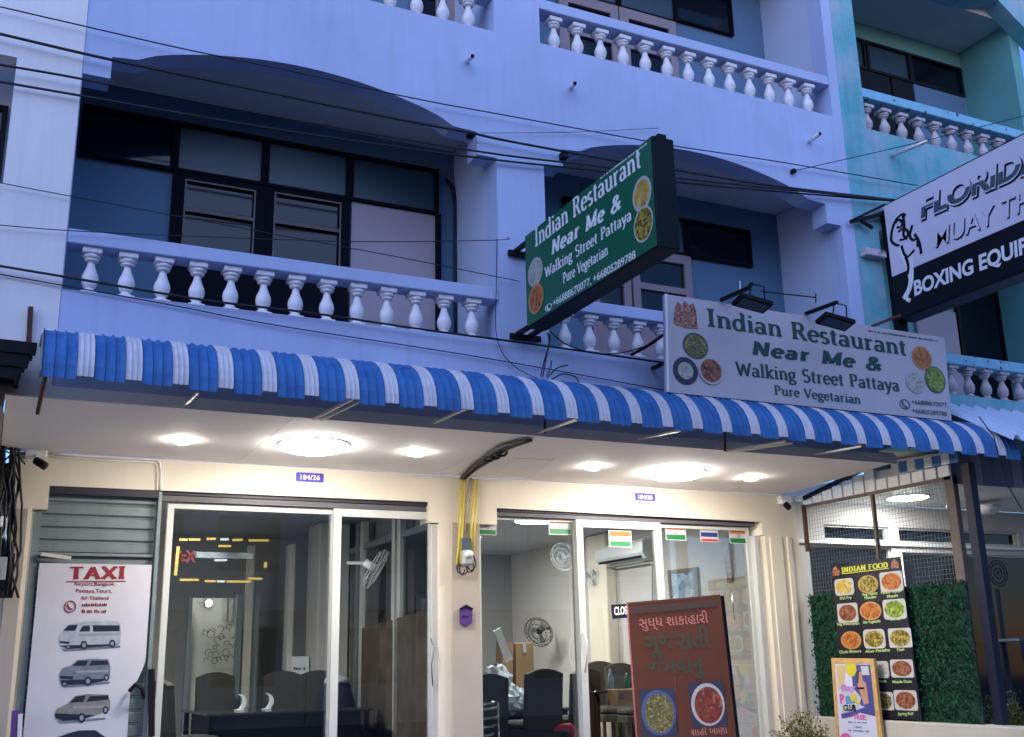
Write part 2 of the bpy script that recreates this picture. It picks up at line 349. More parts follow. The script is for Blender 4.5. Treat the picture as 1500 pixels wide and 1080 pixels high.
M['steel']  = mat('pale_steel_bar', (.72,.68,.62), .4, metal=.4, var=.05)
M['black']  = mat('black_metal', (.005,.005,.008), .6, var=.1, spec=.2)
M['rubber'] = mat('black_cable_rubber', (.006,.006,.01), .55, var=0)
M['darkblue'] = mat('dark_blue_metal', (.006,.008,.024), .5, var=.1, spec=.25)
M['green']  = mat('green_sign_vinyl', (.004,.115,.055), .42, var=.05, vscale=2)
M['greenedge'] = mat('dark_green_sign_edge', (.002,.006,.008), .6, spec=.2)
M['ink']    = mat('white_sign_ink', (.82,.82,.86), .5, var=0)
M['signwhite'] = mat('greyish_white_sign_vinyl', (.50,.46,.50), .5, var=.04, vscale=2)
M['greenink'] = mat('dark_green_sign_ink', (.002,.055,.05), .5, var=0)
M['florwhite'] = mat('white_sign_board', (.70,.66,.78), .45, var=.04, vscale=2)
M['florblack'] = mat('black_sign_board', (.004,.005,.010), .5, spec=.25)
M['slate']  = mat('slate_sign_ink', (.05,.085,.11), .5, var=0)
M['redink'] = mat('red_print_ink', (.22,.010,.02), .5, var=0)
M['banner'] = mat('white_banner_vinyl', (.52,.51,.55), .45, var=.04, vscale=3, bump=.06, bscale=6)
M['glass']  = glassmat('shop_window_glass', (.84,.87,.87), .09)
M['roomwall'] = mat('grey_room_wall', (.50,.47,.45), .8, var=.03)
M['roomdark'] = mat('dark_room_wall', (.23,.225,.22), .8, var=.05)
M['roomceil'] = mat('room_ceiling_board', (.40,.42,.44), .8, var=.04)
M['floor']  = mat('tiled_floor_grey', (.22,.21,.2), .3, var=.05)
M['chair']  = mat('dark_brown_chair_cover', (.045,.040,.035), .8, var=.15, vscale=9, bump=.1, bscale=14)
M['table']  = mat('dark_glass_table_top', (.03,.03,.03), .12, var=.1)
M['navy']   = mat('navy_table_cloth', (.003,.004,.018), .6)
M['whiteplastic'] = mat('white_plastic', (.72,.73,.75), .35, var=.02)
M['greyplastic'] = mat('grey_plastic', (.34,.36,.38), .4, var=.04)
M['chrome'] = mat('chrome_steel', (.7,.7,.7), .15, metal=1, var=0)
M['card']   = mat('brown_cardboard', (.36,.22,.10), .7, var=.06, vscale=8)
M['bag']    = mat('clear_plastic_bag', (.45,.50,.56), .2, var=.25, vscale=9, bump=.8, bscale=14)
M['orange'] = mat('saffron_flag_ink', (.46,.10,.012), .5, var=0)
M['flagwhite'] = mat('white_flag_ink', (.5,.5,.48), .5, var=0)
M['flaggreen'] = mat('green_flag_ink', (.01,.16,.05), .5, var=0)
M['flagblue'] = mat('blue_flag_ink', (.02,.03,.20), .5, var=0)
M['flagred'] = mat('red_flag_ink', (.50,.03,.06), .5, var=0)
M['plate']  = mat('blue_enamel_plate', (.05,.03,.42), .35, var=0)
M['yellow'] = mat('yellow_conduit', (.60,.48,.06), .45, var=.08, vscale=10)
M['purple'] = mat('purple_cloth_charm', (.075,.025,.17), .6, var=.2, vscale=40)
M['redbanner'] = mat('rust_red_banner_vinyl', (.12,.040,.028), .7, spec=.2, var=.08, vscale=4)
M['maroonink'] = mat('pinkish_script_ink', (.50,.17,.17), .5, var=0)
M['darkink'] = mat('dark_green_script_ink', (.035,.05,.03), .5, var=0)
M['menublack'] = mat('black_menu_board', (.012,.012,.018), .35, var=.1)
M['yellowink'] = mat('yellow_menu_ink', (.62,.66,.06), .5, var=0)
M['paleink'] = mat('pale_green_menu_ink', (.45,.60,.22), .5, var=0)
M['leaf']   = mat('artificial_hedge_leaf', (.010,.060,.030), .75, var=.6, vscale=22, spec=.15)
M['leafback'] = mat('dark_hedge_mat', (.008,.03,.02), .9)
M['olive']  = mat('olive_bush_leaf', (.13,.13,.025), .7, var=.5, vscale=30, spec=.15)
M['stem']   = mat('brown_plant_stem', (.07,.05,.03), .8)
M['wood']   = mat('light_wood_frame', (.55,.34,.12), .5, var=.15, vscale=14)
M['rust']   = mat('rusty_steel', (.09,.035,.022), .8, var=.3, vscale=20)
M['wire']   = mat('grey_wire', (.16,.16,.16), .5)
M['brownpost'] = mat('brown_wooden_post', (.13,.10,.08), .7, var=.2, vscale=12)
M['asphalt'] = mat('asphalt', (.05,.05,.052), .85, var=.2, vscale=20, bump=.3, bscale=120)
M['pave']   = mat('concrete_paving', (.42,.39,.36), .8, var=.1, vscale=6, bump=.15)
M['opp']    = mat('opposite_building_wall', (.34,.27,.24), .8, var=.15, vscale=.6)
M['sheetwhite'] = mat('white_corrugated_sheet', (.72,.70,.68), .5, var=.05)
M['lampbig'] = emit('lit_ceiling_panel', (1,.95,.88), 21*LAMP)
M['lampsmall'] = emit('lit_downlight', (1,.93,.82), 30*LAMP)
M['lamproom'] = emit('lit_room_panel', (1,.98,.94), 30*LAMP)
M['lampfill'] = emit('added_room_fill', (1,.98,.95), 50*LAMP)
M['lampnb'] = emit('lit_terrace_lamp', (.95,1,.98), 22*LAMP)
M['neon']   = emit('yellow_neon_reflection', (1,.70,.14), .13)
M['neonwhite'] = emit('white_neon_reflection', (.85,.92,1), .15)
M['neonred'] = emit('red_neon_mark', (.5,.04,.03), .05)
M['spark']  = emit('wall_lamp_bulb', (1,.95,.9), 12)

# ================================================================== ground
g = G(); g.box(-60, 60, -60, 7.0, -.3, 0); tag(g.obj('street', M['asphalt']), None, None, kind='structure')
g = G(); g.box(-60, 60, 7.0, 8.6, -.3, .14); tag(g.obj('pavement', M['pave']), None, None, kind='structure')
g = G(); g.box(-60, 60, 8.6, 60, -.3, .44); tag(g.obj('shop_floor_slab', M['floor']), None, None, kind='structure')

# ================================================================== blue shophouse
BH = thing('blue_shophouse', 'blue painted shophouse with two arched balconies above the two lit restaurant fronts', 'building', (4, 8, 0))
def archtop(x0, x1, dz=0):
    """stepped arch of a balcony opening, left to right"""
    k = [(x0, 6.01), (x0+.2, 6.01), (x0+.2, 6.20), (x0+.39, 6.22)]
    xa, xb, zp = x0+.39, x1-.42, 6.475
    n = 22
    for i in range(1, n): t = i/n; k.append((xa+(xb-xa)*t, 6.22-.01*t + (zp-6.215)*math.sin(math.pi*t)**.72))
    k += [(x1-.42, 6.21), (x1-.19, 6.20), (x1-.19, 5.98), (x1, 5.98)]
    return [(x, z+dz) for x, z in k]
def opening(x0, x1, zb, dz=0): return [(x0, zb)] + archtop(x0, x1, dz) + [(x1, zb)]
B1, B2 = (.255, 3.77), (4.25, 7.80)
UP2 = 3.03
g = G(); g.poly(xz(8.22), [(.27, 3.462), (7.98, 3.462), (7.98, 10.6), (.27, 10.6)], 0, .22,
    [opening(B1[0]+.02, B1[1], 4.262), opening(B2[0], B2[1], 4.262), [(B1[0]+.02, 7.275)]+[(B1[0]+.02, 10.2), (B1[1], 10.2)]+[(B1[1], 7.275)], [(B2[0], 7.275), (B2[0], 10.2), (7.85, 10.2), (7.85, 7.275)]])
g.obj('facade_wall', M['blue'], BH)
# slabs, side walls, ceilings, back walls of the four balconies
for (x0, x1), mt in ((B1, 'blueside'), (B2, 'blueside')):
    for k in range(2):
        z = UP2*k; xr = x1 if not (k and x1 > 7) else 7.85
        G().box(x0-.2, xr+.15, 8.225, 9.4, 3.56+z, 3.98+z).obj('balcony_floor', M['ceil'], BH)
        G().box(x0+.003, xr-.003, 8.225, 9.0, 6.497+z, 6.57+z).obj('balcony_ceiling', M['ceil'], BH)
        G().box(xr+.001, xr+.2, 8.222, 9.2, 3.985+z, 6.49+z).obj('side_wall', M['blueside'], BH)
        G().box(x0-.2, x0-.001, 8.222, 9.2, 3.985+z, 6.49+z).obj('side_wall', M['blueside'], BH)
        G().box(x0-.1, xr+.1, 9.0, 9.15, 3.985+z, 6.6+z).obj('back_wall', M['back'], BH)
        # rail
        G().bbox(x0+(.022 if x0 < 1 else .002), xr-.002, 8.0, 8.2, 4.625+z, 4.735+z, .006).obj('balcony_rail', M['blue'], BH)
BAL = G().bbox(-.062,.062,-.062,.062,0,.022,.004)
BAL.lathe([(.02,.060),(.034,.050),(.045,.036),(.058,.034),(.066,.046),(.078,.050),(.10,.058),(.13,.062),(.16,.056),(.195,.041),(.225,.031),(.25,.026),(.262,.026),(.266,.048),(.276,.053),(.286,.046),(.290,.058),(.302,.064),(.314,.060),(.320,.050)], 18)
BAL.bbox(-.07,.07,-.07,.07,.318,.363,.006)
BALM = BAL.mesh('baluster', M['bal']); BALO = BAL.mesh('baluster', M['oldbal'])
for x0, z in ((.46, 4.262), (4.46, 4.262), (.46, 4.262+3.013), (4.455, 4.262+3.013)):
    for i in range(13):
        inst('baluster', BALM, BH, (x0+.2575*i*(1.018 if (x0 > 4 and z > 5) else 1), 8.10, z), rot=(0, 0, random.uniform(-.06, .06)))

def window(parent, pl, x0, x1, z0, z1, fm, pm, fw=.035, d=.05, name='window', y0=0, mid=None):
    """frame with one pane (or panes split at the heights in mid)"""
    mid = mid or []
    cuts = [z0] + list(mid) + [z1]; holes = [[(x0+fw, a+fw*(1 if i == 0 else .5)), (x1-fw, a+fw*(1 if i == 0 else .5)), (x1-fw, b-fw*(1 if i == len(cuts)-2 else .5)), (x0+fw, b-fw*(1 if i == len(cuts)-2 else .5))] for i, (a, b) in enumerate(zip(cuts, cuts[1:]))]
    g = G(); g.poly(lambda x, y, h: pl.pt(x, y, h+y0), [(x0,z0),(x1,z0),(x1,z1),(x0,z1)], .002, d, holes)
    f = g.obj(name, fm, parent)
    for hl in holes:
        q = G(); (a, b), (_, _), (c, e), _ = hl; q.poly(lambda x, y, h: pl.pt(x, y, h+y0), [(a-.004,b-.004),(c+.004,b-.004),(c+.004,e+.004),(a-.004,e+.004)], .006, .014)
        q.obj('pane', pm, f)
    return f
BW = FACE(9.0)
def wz(px, py): return BW.uv(px, py)
# bay one: transom band, door pair, pale panel
tz0, tz1 = 5.775, 6.25
xs = [BW.uv(*p)[0] for p in ((118, 190), (257, 210), (388, 235), (511, 258), (640, 300))]
for i in range(4): window(BH, BW, xs[i]+.002, xs[i+1]-.002, tz0, tz1, M['darkwood'], M['darkpane'] if i == 0 else M['bluepane'], .03, .06)
def door(parent, x0, x1, z0, z1, pl, fm, pm, px0, px1, cuts, name='door', d=.05, trim=None):
    g = G(); holes = [[(px0, a), (px1, a), (px1, b), (px0, b)] for a, b in cuts]
    g.poly(lambda x, y, h: pl.pt(x, y, h), [(x0,z0),(x1,z0),(x1,z1),(x0,z1)], .002, d, holes); f = g.obj(name, fm, parent)
    for hl in holes:
        (a, b), _, (c, e), _ = hl
        q = G(); q.poly(lambda x, y, h: pl.pt(x, y, h), [(a-.003,b-.003),(c+.003,b-.003),(c+.003,e+.003),(a-.003,e+.003)], .01, .016); q.obj('pane', pm, f)
        if trim:
            q = G(); t = .014; q.poly(lambda x, y, h: pl.pt(x, y, h), [(a-t,b-t),(c+t,b-t),(c+t,e+t),(a-t,e+t)], d-.004, d+.008, [[(a,b),(c,b),(c,e),(a,e)]]); q.obj('trim', trim, f)
    return f
L = lambda px, py: BW.uv(px, py)
lx = [L(250, 300)[0], L(388, 330)[0], L(511, 330)[0]]
for (a, b, p, q) in ((lx[0], lx[1]-.003, L(271, 290)[0], L(370, 300)[0]), (lx[1], lx[2]-.003, L(402, 300)[0], L(495, 320)[0])):
    zt = L(271, 268)[1] if p < lx[1] else L(402, 287)[1]
    door(BH, a, b, 4.0, tz0-.003, BW, M['darkwood'], M['darkpane'], p, q, [(zt-.66, zt-.285), (zt-.255, zt)], trim=M['dulltrim'])
G().box(L(513, 350)[0], L(637, 350)[0], 8.975, 8.999, 4.0, tz0-.003).obj('door_panel', M['panel'], BH)
G().obb((L(639, 350)[0], 8.96, 4.0), (L(639, 350)[0], 8.96, tz0), .045, .07, (0,1,0)).obj('window_post', M['darkwood'], BH)
G().tube([PY(652, 262, 8.95), PY(663, 275, 8.95), PY(667, 300, 8.95), PY(667, 420, 8.95), (PY(667, 420, 8.95).x, 8.95, 4.0)], .02, 8).obj('drain_pipe', M['darkblue'], BH)
# bay two, partly behind the green sign
xb = [L(860, 300)[0], L(930, 320)[0], L(1003, 350)[0], L(1096, 350)[0]]
zt0, zt1 = L(1008, 378)[1], L(1008, 324)[1]
window(BH, BW, xb[2]+.01, xb[3], zt0, zt1, M['darkwood'], M['darkpane'], .03, .05)
window(BH, BW, xb[1]+.01, xb[2]-.002, zt0, zt1, M['darkwood'], M['bluepane'], .03, .05)
window(BH, BW, xb[0]-.3, xb[1]-.002, zt0, zt1, M['darkwood'], M['bluepane'], .03, .05)
for a, b in ((L(864, 440)[0], L(922, 440)[0]), (L(925, 440)[0], L(1012, 440)[0])):
    zt = zt0-.005
    door(BH, a, b, 4.0, zt, BW, M['pinkframe'], M['darkpane'], a+.09, b-.09, [(zt-.72, zt-.45), (zt-.38, zt-.1)])
# upper bays
for pts in (((820, 860), (905, 990)),):
    z0 = 6.97
UW = BW
def ux(px, py): return UW.uv(px, py)
zt = ux(990, 32)[1]; zd = ux(903, 52)[1]
window(BH, BW, ux(988, 20)[0], ux(1071, 40)[0], ux(1071, 55)[1], ux(1071, 55)[1]+.50, M['darkwood'], M['darkpane'], .02, .05)
window(BH, BW, ux(905, 10)[0], ux(987, 10)[0]-.003, ux(905, 13)[1], ux(905, 13)[1]+.5, M['darkwood'], M['bluepane'], .02, .05)
window(BH, BW, ux(816, 0)[0], ux(903, 0)[0], ux(905, 13)[1], ux(905, 13)[1]+.5, M['darkwood'], M['bluepane'], .02, .05)
ztop = ux(905, 13)[1]-.004
for a, b in ((ux(816, 30)[0], ux(903, 40)[0]), (ux(905, 40)[0], ux(987, 50)[0])):
    door(BH, a, b, 6.99+.03, ztop, BW, M['pinkframe'], M['darkpane'], a+.12, b-.1, [(ztop-.98, ztop-.50), (ztop-.38, ztop-.12)])
for a, b in ((ux(600, 0)[0], ux(650, 0)[0]), (ux(652, 0)[0], ux(700, 10)[0])):
    door(BH, a, b, 6.99+.03, ztop, BW, M['pinkframe'], M['darkpane'], a+.1, b-.1, [(ztop-.98, ztop-.50), (ztop-.38, ztop-.12)])
# soffit over the shop fronts with board joints
q0 = PZ(33, 600, 3.458); q1 = PZ(30, 650, 3.458)
sof = [(-.02, 8.02), (8.19, 8.02), (8.56, 10.2), (-.02, 10.2)]
cuts = [-.02, 2.02, 4.0, 6.1]
top = lambda x, y, h: (x, y, h)
for i, x in enumerate(cuts):
    x2 = cuts[i+1] if i < 3 else None
    poly = [(x+.003, 8.02), (x2-.003, 8.02), (x2-.003, 10.199), (x+.003, 10.199)] if x2 else [(x+.003, 8.02), (8.19, 8.02), (8.56, 10.199), (x+.003, 10.199)]
    g = G(); g.poly(top, poly, 3.458, 3.50); g.obj('soffit_board', M['soffit'], BH)
G().poly(top, [(-.02, 8.02), (8.2, 8.02), (8.57, 10.45), (-.02, 10.45)], 3.503, 3.56).obj('soffit_slab', M['soffit'], BH)
G().box(-.02, 8.19, 7.985, 8.018, 3.44, 3.53).obj('soffit_edge_trim', M['soffit'], BH)
# access hatch outline in the soffit
hp = [PZ(*p, 3.458) for p in ((722, 697), (752, 671), (812, 673), (778, 701))]
G().poly(top, [(p.x, p.y) for p in hp], 3.452, 3.457, [[(p.x*.985+.015*6*.8, p.y*.985+.015*9.1) for p in hp]]).obj('ceiling_hatch', M['soffit'], BH)
# ground floor wall with the two shop openings
w_out = [(.10, .441), (.28, .441), (.28, 2.955), (.40, 2.955), (.40, 3.165), (3.97, 3.175), (3.97, 2.965), (4.08, 2.965), (4.08, .441),
         (4.52, .441), (4.52, 2.97), (4.735, 2.97), (4.735, 3.145), (8.19, 3.12), (8.19, 2.965), (8.225, 2.965), (8.225, .441), (8.73, .441), (8.73, 3.455), (.10, 3.455)]
g = G(); g.poly(xz(10.44), w_out, 0, .24); g.obj('shop_wall', M['cream'], BH)
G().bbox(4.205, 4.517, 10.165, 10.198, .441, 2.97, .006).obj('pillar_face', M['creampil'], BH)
G().bbox(8.28, 8.47, 10.18, 10.198, .441, 2.955, .006).obj('pillar_face', M['cream'], BH)
G().bbox(8.53, 8.60, 10.17, 10.198, .441, 2.955, .006).obj('pillar_face', M['cream'], BH)
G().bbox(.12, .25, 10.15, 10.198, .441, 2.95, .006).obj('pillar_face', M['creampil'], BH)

# ---- shop fronts
GW = FACE(10.33)
def gx(px, py): return GW.uv(px, py)[0]
def gz(px, py): return GW.uv(px, py)[1]
def glazed(x0, x1, z0, z1, fw, y=10.33, name='glass_door', fm='frame', d=.06, fl=None, fr=None):
    pl = FACE(y); fl = fl or fw; fr = fr or fw
    g = G(); g.poly(lambda x, yy, h: pl.pt(x, yy, h), [(x0,z0),(x1,z0),(x1,z1),(x0,z1)], 0, d, [[(x0+fl,z0+fw),(x1-fr,z0+fw),(x1-fr,z1-fw),(x0+fl,z1-fw)]])
    f = g.obj(name, M[fm], BH)
    G().box(x0+fl-.002, x1-fr+.002, y-d/2-.003, y-d/2+.003, z0+fw-.002, z1-fw+.002).obj('glass_pane', M['glass'], f)
    return f
a0 = gx(243, 790); a1 = gx(485, 790); a2 = gx(628, 790)
G().box(a0-.06, a2+.02, 10.26, 10.36, 3.082, 3.135).obj('door_header_and_shade', M['midhead'], BH)
G().box(a0-.06, a2+.02, 10.24, 10.37, 3.137, 3.178).obj('door_header_and_shade', M['head_and_shade'], BH)  # dark strip standing in for the deep shadow line above the doors
glazed(a0, a1+.02, .45, 3.08, .055, 10.37, 'fixed_window', fr=.02)
f2 = glazed(a1, a2-.01, .45, 3.075, .075, 10.30, 'sliding_door', fr=.02)
G().bbox(a2-.008, a2+.075, 10.23, 10.36, .45, 2.96, .006).obj('door_jamb', M['frame'], BH)
G().tube([PY(631, 935, 10.2), PY(636, 950, 10.14), PY(632, 975, 10.14), PY(634, 1005, 10.2)], .008, 6).obj('door_handle', M['greyframe'], BH)
b0 = gx(700, 850); b1 = gx(839, 790); b2 = gx(960, 790); b3 = gx(1105, 900)
G().box(b0+.03, b3+.05, 10.26, 10.36, 3.072, 3.115).obj('door_header_and_shade', M['midhead'], BH)
G().box(b0+.2, b3+.05, 10.24, 10.37, 3.117, 3.15).obj('door_header_and_shade', M['head_and_shade'], BH)  # recess shadow over the right doors, put in as a dark strip
glazed(b0, b1+.03, .45, 3.07, .03, 10.37, 'fixed_window', fr=.03)
glazed(b1, b2+.02, .45, 3.065, .08, 10.30, 'sliding_door')
glazed(b2+.03, b3, .45, 3.065, .045, 10.37, 'fixed_window')
G().bbox(b3+.002, b3+.07, 10.23, 10.36, .45, 2.96, .006).obj('door_jamb', M['frame'], BH)
G().tube([PY(855, 925, 10.22), PY(860, 940, 10.15), PY(860, 965, 10.15), PY(857, 985, 10.22)], .009, 6).obj('door_handle', M['steel'], BH)
G().tube([PY(1071, 866, 10.3), PY(1071, 866, 10.22), PY(1077, 908, 10.22), PY(1077, 908, 10.3)], .008, 6).obj('door_handle', M['chrome'], BH)

# roller shutter of the first shop
SH = thing('roller_shutter', 'grey green roller shutter lowered behind the taxi banner', 'shutter', (.85, 10.3, .45))
zt = 3.15; n = 22; sl = G()
prof = [(0, 0), (.02, .012), (.022, .085), (.004, .10), (0, .108)]
vs = []; 
for x in (0, .96):
    for d, z in prof: vs.append((x, -d, z))
sl.add(vs, [(i, i+1, i+6, i+5) for i in range(4)]); sl.add([(0,.006,0),(.96,.006,0),(.96,.006,.108),(0,.006,.108)], [(3,2,1,0)])
SLM = sl.mesh('shutter_slat', M['shutter'])
for i in range(n): inst('shutter_slat', SLM, SH, (.36, 10.31, zt-.112*(i+1)))
G().box(.30, .36, 10.24, 10.34, .45, 2.95).obj('guide_rail', M['shutter'], SH)
G().bbox(1.325, a0-.07, 10.22, 10.34, .45, 3.16, .005).obj('guide_rail', M['shutter'], SH)
G().box(.36, 1.32, 10.255, 10.285, 2.565, 2.59).obj('cross_bar', M['greyframe'], SH)
G().box(.40, 1.33, 10.21, 10.30, 3.10, 3.168).obj('shutter_box', M['head_and_shade'], SH)
G().obb(PY(60, 812, 10.2), PY(104, 818, 10.2), .05, .03).obj('door_closer', M['steel'], SH)
G().obb(PY(222, 980, 10.2), PY(222, 1079, 10.2), .05, .04, (0,1,0)).obj('lock_bar', M['black'], SH)
G().tube([PY(190, 1012, 10.17), PY(198, 1003, 10.1), PY(208, 1008, 10.1), PY(210, 1022, 10.17)], .018, 8).obj('lock', M['black'], SH)

# ---- lamps in the soffit
def lamp(name, label, p, r, m, rim, group, z=3.458, th=.02):
    t = thing(name, label, 'ceiling light', (p[0], p[1], z), group)
    G().lathe([(-th*1.3, .001), (-th*1.28, r*.4), (-th*1.1, r*.75), (-th*.8, r*.93), (-th*.4, r*.99), (-.004, r)], 28, (p[0], p[1], z)).obj('diffuser', m, t)
    G().lathe([(-.002, r*1.02), (-.010, r*1.02), (-.010, r*1.10), (-.002, r*1.12)][::-1], 28, (p[0], p[1], z)).obj('rim', M[rim], t)
for px, py, big, lb in ((267,644,0,'small round downlight in the soffit at the far left above the taxi banner'), (460,651,1,'large round ceiling light glowing above the left number plate'), (610,662,0,'small downlight between the left large light and the black cable bundle'),
        (868,683,0,'small downlight just right of the ceiling hatch'), (990,692,1,'large round ceiling light glowing above the right number plate'), (1100,699,0,'small downlight nearest the right corner of the soffit')):
    p = PZ(px, py, 3.458); lamp('ceiling_light' if big else 'downlight', lb, p, .285 if big else .078, M['lampbig' if big else 'lampsmall'], 'whiteplastic', 'round lights in the shop soffit', th=.055 if big else .03)

# ================================================================== awning
AW = thing('striped_awning', 'long blue and white striped corrugated awning over the shop fronts', 'awning', (4.5, 8, 3.4))
prof = [(7.99, 3.845), (7.85, 3.856), (7.70, 3.848), (7.56, 3.815), (7.45, 3.770), (7.36, 3.715), (7.29, 3.645), (7.245, 3.575), (7.222, 3.50), (7.216, 3.43)]
def strip_sheet(x0, x1, ribs, drop):
    g = G(); pts = []
    for i in range(ribs):
        for f, r in ((0, -.010), (.07, .002), (.12, .004), (.5, .006), (.88, .004), (.93, .002)): pts.append((x0+(x1-x0)*(i+f)/ribs, r))
    pts.append((x1, -.010)); n = len(pts)-1
    rows = prof[:-1] + [(7.215, 3.43-drop)]
    m = len(rows)
    for side in (0, 1):
        vs = []
        for j, (y, z) in enumerate(rows):
            a = rows[max(j-1, 0)]; b = rows[min(j+1, m-1)]; dy, dz = b[0]-a[0], b[1]-a[1]; l = math.hypot(dy, dz); ny, nz = dz/l, -dy/l
            if ny > 0 and nz < 0: ny, nz = -ny, -nz
            for x, r in pts:
                o = -r - side*.004; vs.append((x, y+ny*o, z+nz*o))
        k = n+1; fs = [(j*k+i, j*k+i+1, (j+1)*k+i+1, (j+1)*k+i) for j in range(m-1) for i in range(n)]
        if side: fs = [f[::-1] for f in fs]
        g.add(vs, fs, False)
    return g
pitch = .2985; x = .17; k = 0
edges = []
xw = .379
edges.append((.172, xw, 'b'))
while xw < 8.75:
    edges.append((xw, xw+.105, 'w')); edges.append((xw+.105, xw+pitch, 'b')); xw += pitch
for a, b, c in edges:
    j = random.uniform(-.006, .006)
    strip_sheet(a+.001, b-.001, 3, (.028 if c == 'b' else 0)+j).obj('awning_strip', M['awnblue' if c == 'b' else 'awnwhite'], AW)
xe = edges[-1][1]
G().obb((.17, 7.245, 3.45), (xe, 7.245, 3.45), .02, .02).obj('front_tube', M['greyframe'], AW)
for xx in (.168, 2.6, 5.1, 7.6):
    G().tube([(xx, y+.03, z-.03) for y, z in prof], .010, 6).obj('frame_rib', M['greyframe'], AW)
# stay bars between the facade foot and the valance
for i, (p, q, th) in enumerate((((270,594),(290,575),.016), ((460,614),(518,583),.022), ((634,620),(686,597),.018), ((788,634),(845,615),.018), ((935,643),(996,631),.018), ((1063,661),(1152,647),.022), ((1192,666),(1262,654),.018))):
    A = PY(*p, 7.97); B = PX(*q, A.x) if i > 8 else PY(*q, 7.30)
    G().obb(A, B, th, th).obj('stay_bar', M['steel'], AW)
    if i in (1, 5): G().obb(A+Vector((.06,0,-.005)), B+Vector((.07,0,-.01)), .014, .014).obj('stay_bar', M['steel'], AW)
for px, py0, py1 in ((1062, 618, 660), (798, 596, 634)):
    G().obb(PY(px, py0, 7.6), PY(px, py1, 7.95), .02, .02).obj('hanger_bar', M['black'], AW)
G().tube([PY(55, 606, 7.6), PY(66, 552, 7.3)], .014, 6).obj('side_bar', M['rust'], AW)

# ================================================================== white shophouse on the left
WH = thing('white_shophouse', 'white painted shophouse at the left edge behind the black cables', 'building', (-2, 8, 0))
g = G(); g.poly(xz(8.25), [(-6, 3.46), (.268, 3.46), (.268, 10.6), (-6, 10.6)], 0, .255, [[(-3.7, 4.99), (-.186, 5.0), (-.186, 6.03), (-3.7, 6.03)]]); g.obj('facade_wall', M['white'], WH)
G().box(-3.7, -.1, 8.5, 8.6, 4.8, 6.2).obj('back_wall', M['ceil'], WH)
window(WH, FACE(8.49), -1.6, FACE(8.49).uv(8, 200)[0], 5.05, 5.85, M['black'], M['darkpane'], .04, .04)
G().box(-6, -.025, 8.0, 10.6, 3.36, 3.455).obj('soffit_slab', M['creampil'], WH)
G().box(-6, .095, 10.25, 10.45, .44, 3.355).obj('shop_wall', mat('grey_green_wall', (.20,.21,.22), .8), WH)

# dark folded awning of the left neighbour, its pole, cables and boxes
t = thing('folded_awning', 'dark folded awning edge at the left border under the white pillar', 'awning', (-.2, 7.8, 3.5))
g = G()
for i in range(7):
    z = 3.72-.045*i; g.obb((-1.4, 7.72-.02*(i % 2), z+.02), (.14-.02*i, 7.75-.03*(i % 2), z), .16+.03*(i % 3), .05)
g.obj('folded_sheet', M['black'], t)
G().box(-1.4, .05, 7.82, 7.97, 3.45, 3.74).obj('awning_box', M['rust'], t)
G().obb(PY(45, 450, 7.96), PY(41, 522, 7.96), .035, .03, (0,1,0)).obj('support_post', M['rust'], t)
LB = Pl((0, 10.18, 0))
t = thing('cable_bundle', 'tangled black cables and boxes hanging down the wall at the left border', 'cable bundle', (.03, 10.1, 2.6))
g = G(); rnd = random.Random(3)
for i in range(16):
    x = rnd.uniform(2, 34); pts = []
    for j, py in enumerate(range(604, 880, 34)): pts.append(PY(x-.045*(py-600)+rnd.uniform(-7, 7), py, 10.12-rnd.random()*.08))
    g.tube(pts, rnd.uniform(.006, .016), 6)
for i in range(7):
    a = PY(rnd.uniform(0, 10), rnd.uniform(610, 690), 10.1); b = PY(rnd.uniform(25, 42), rnd.uniform(620, 700), 10.12); g.tube([a, (a+b)/2-Vector((0,0,.06)), b], .008, 6)
g.obj('cables', M['rubber'], t)
G().bbox(*[PY(-30, 700, 10.1).x, PY(4, 700, 10.1).x], 10.0, 10.15, PY(0, 700, 10.1).z-.2, PY(0, 640, 10.1).z, .01).obj('junction_box', M['black'], t)
t = thing('electric_meter', 'pale electric meter box on the wall at the left border beside the black cables', 'meter', (.0, 10.1, 2.8))
p = PY(0, 770, 10.12); G().bbox(p.x-.12, p.x+.055, 10.05, 10.2, p.z-.12, p.z+.12, .012).obj('meter_case', M['greyplastic'], t)
G().bbox(p.x-.08, p.x+.02, 10.035, 10.049, p.z-.02, p.z+.07, .004).obj('meter_window', M['whiteplastic'], t)
t = thing('meter_panel', 'black framed panel hanging below the meter at the left border', 'meter panel', (.0, 10.1, 2.3))
p = PY(0, 840, 10.12); G().bbox(p.x-.12, p.x+.10, 10.06, 10.2, p.z-.13, p.z+.17, .01).obj('panel_case', M['black'], t)
G().bbox(p.x-.1, p.x+.045, 10.045, 10.059, p.z-.06, p.z+.13, .004).obj('panel_window', M['greyplastic'], t)
t = thing('leaning_sign', 'narrow purple and white board leaning beside the taxi banner', 'board', (.25, 10.0, .45))
G().obb(PY(24, 1041, 10.08), PY(18, 1140, 10.0), .07, .01, (0,1,0)).obj('board', M['purple'], t)
G().obb(PY(30, 1046, 10.07), PY(26, 1140, 9.99), .035, .012, (0,1,0)).obj('board_edge', M['banner'], t)

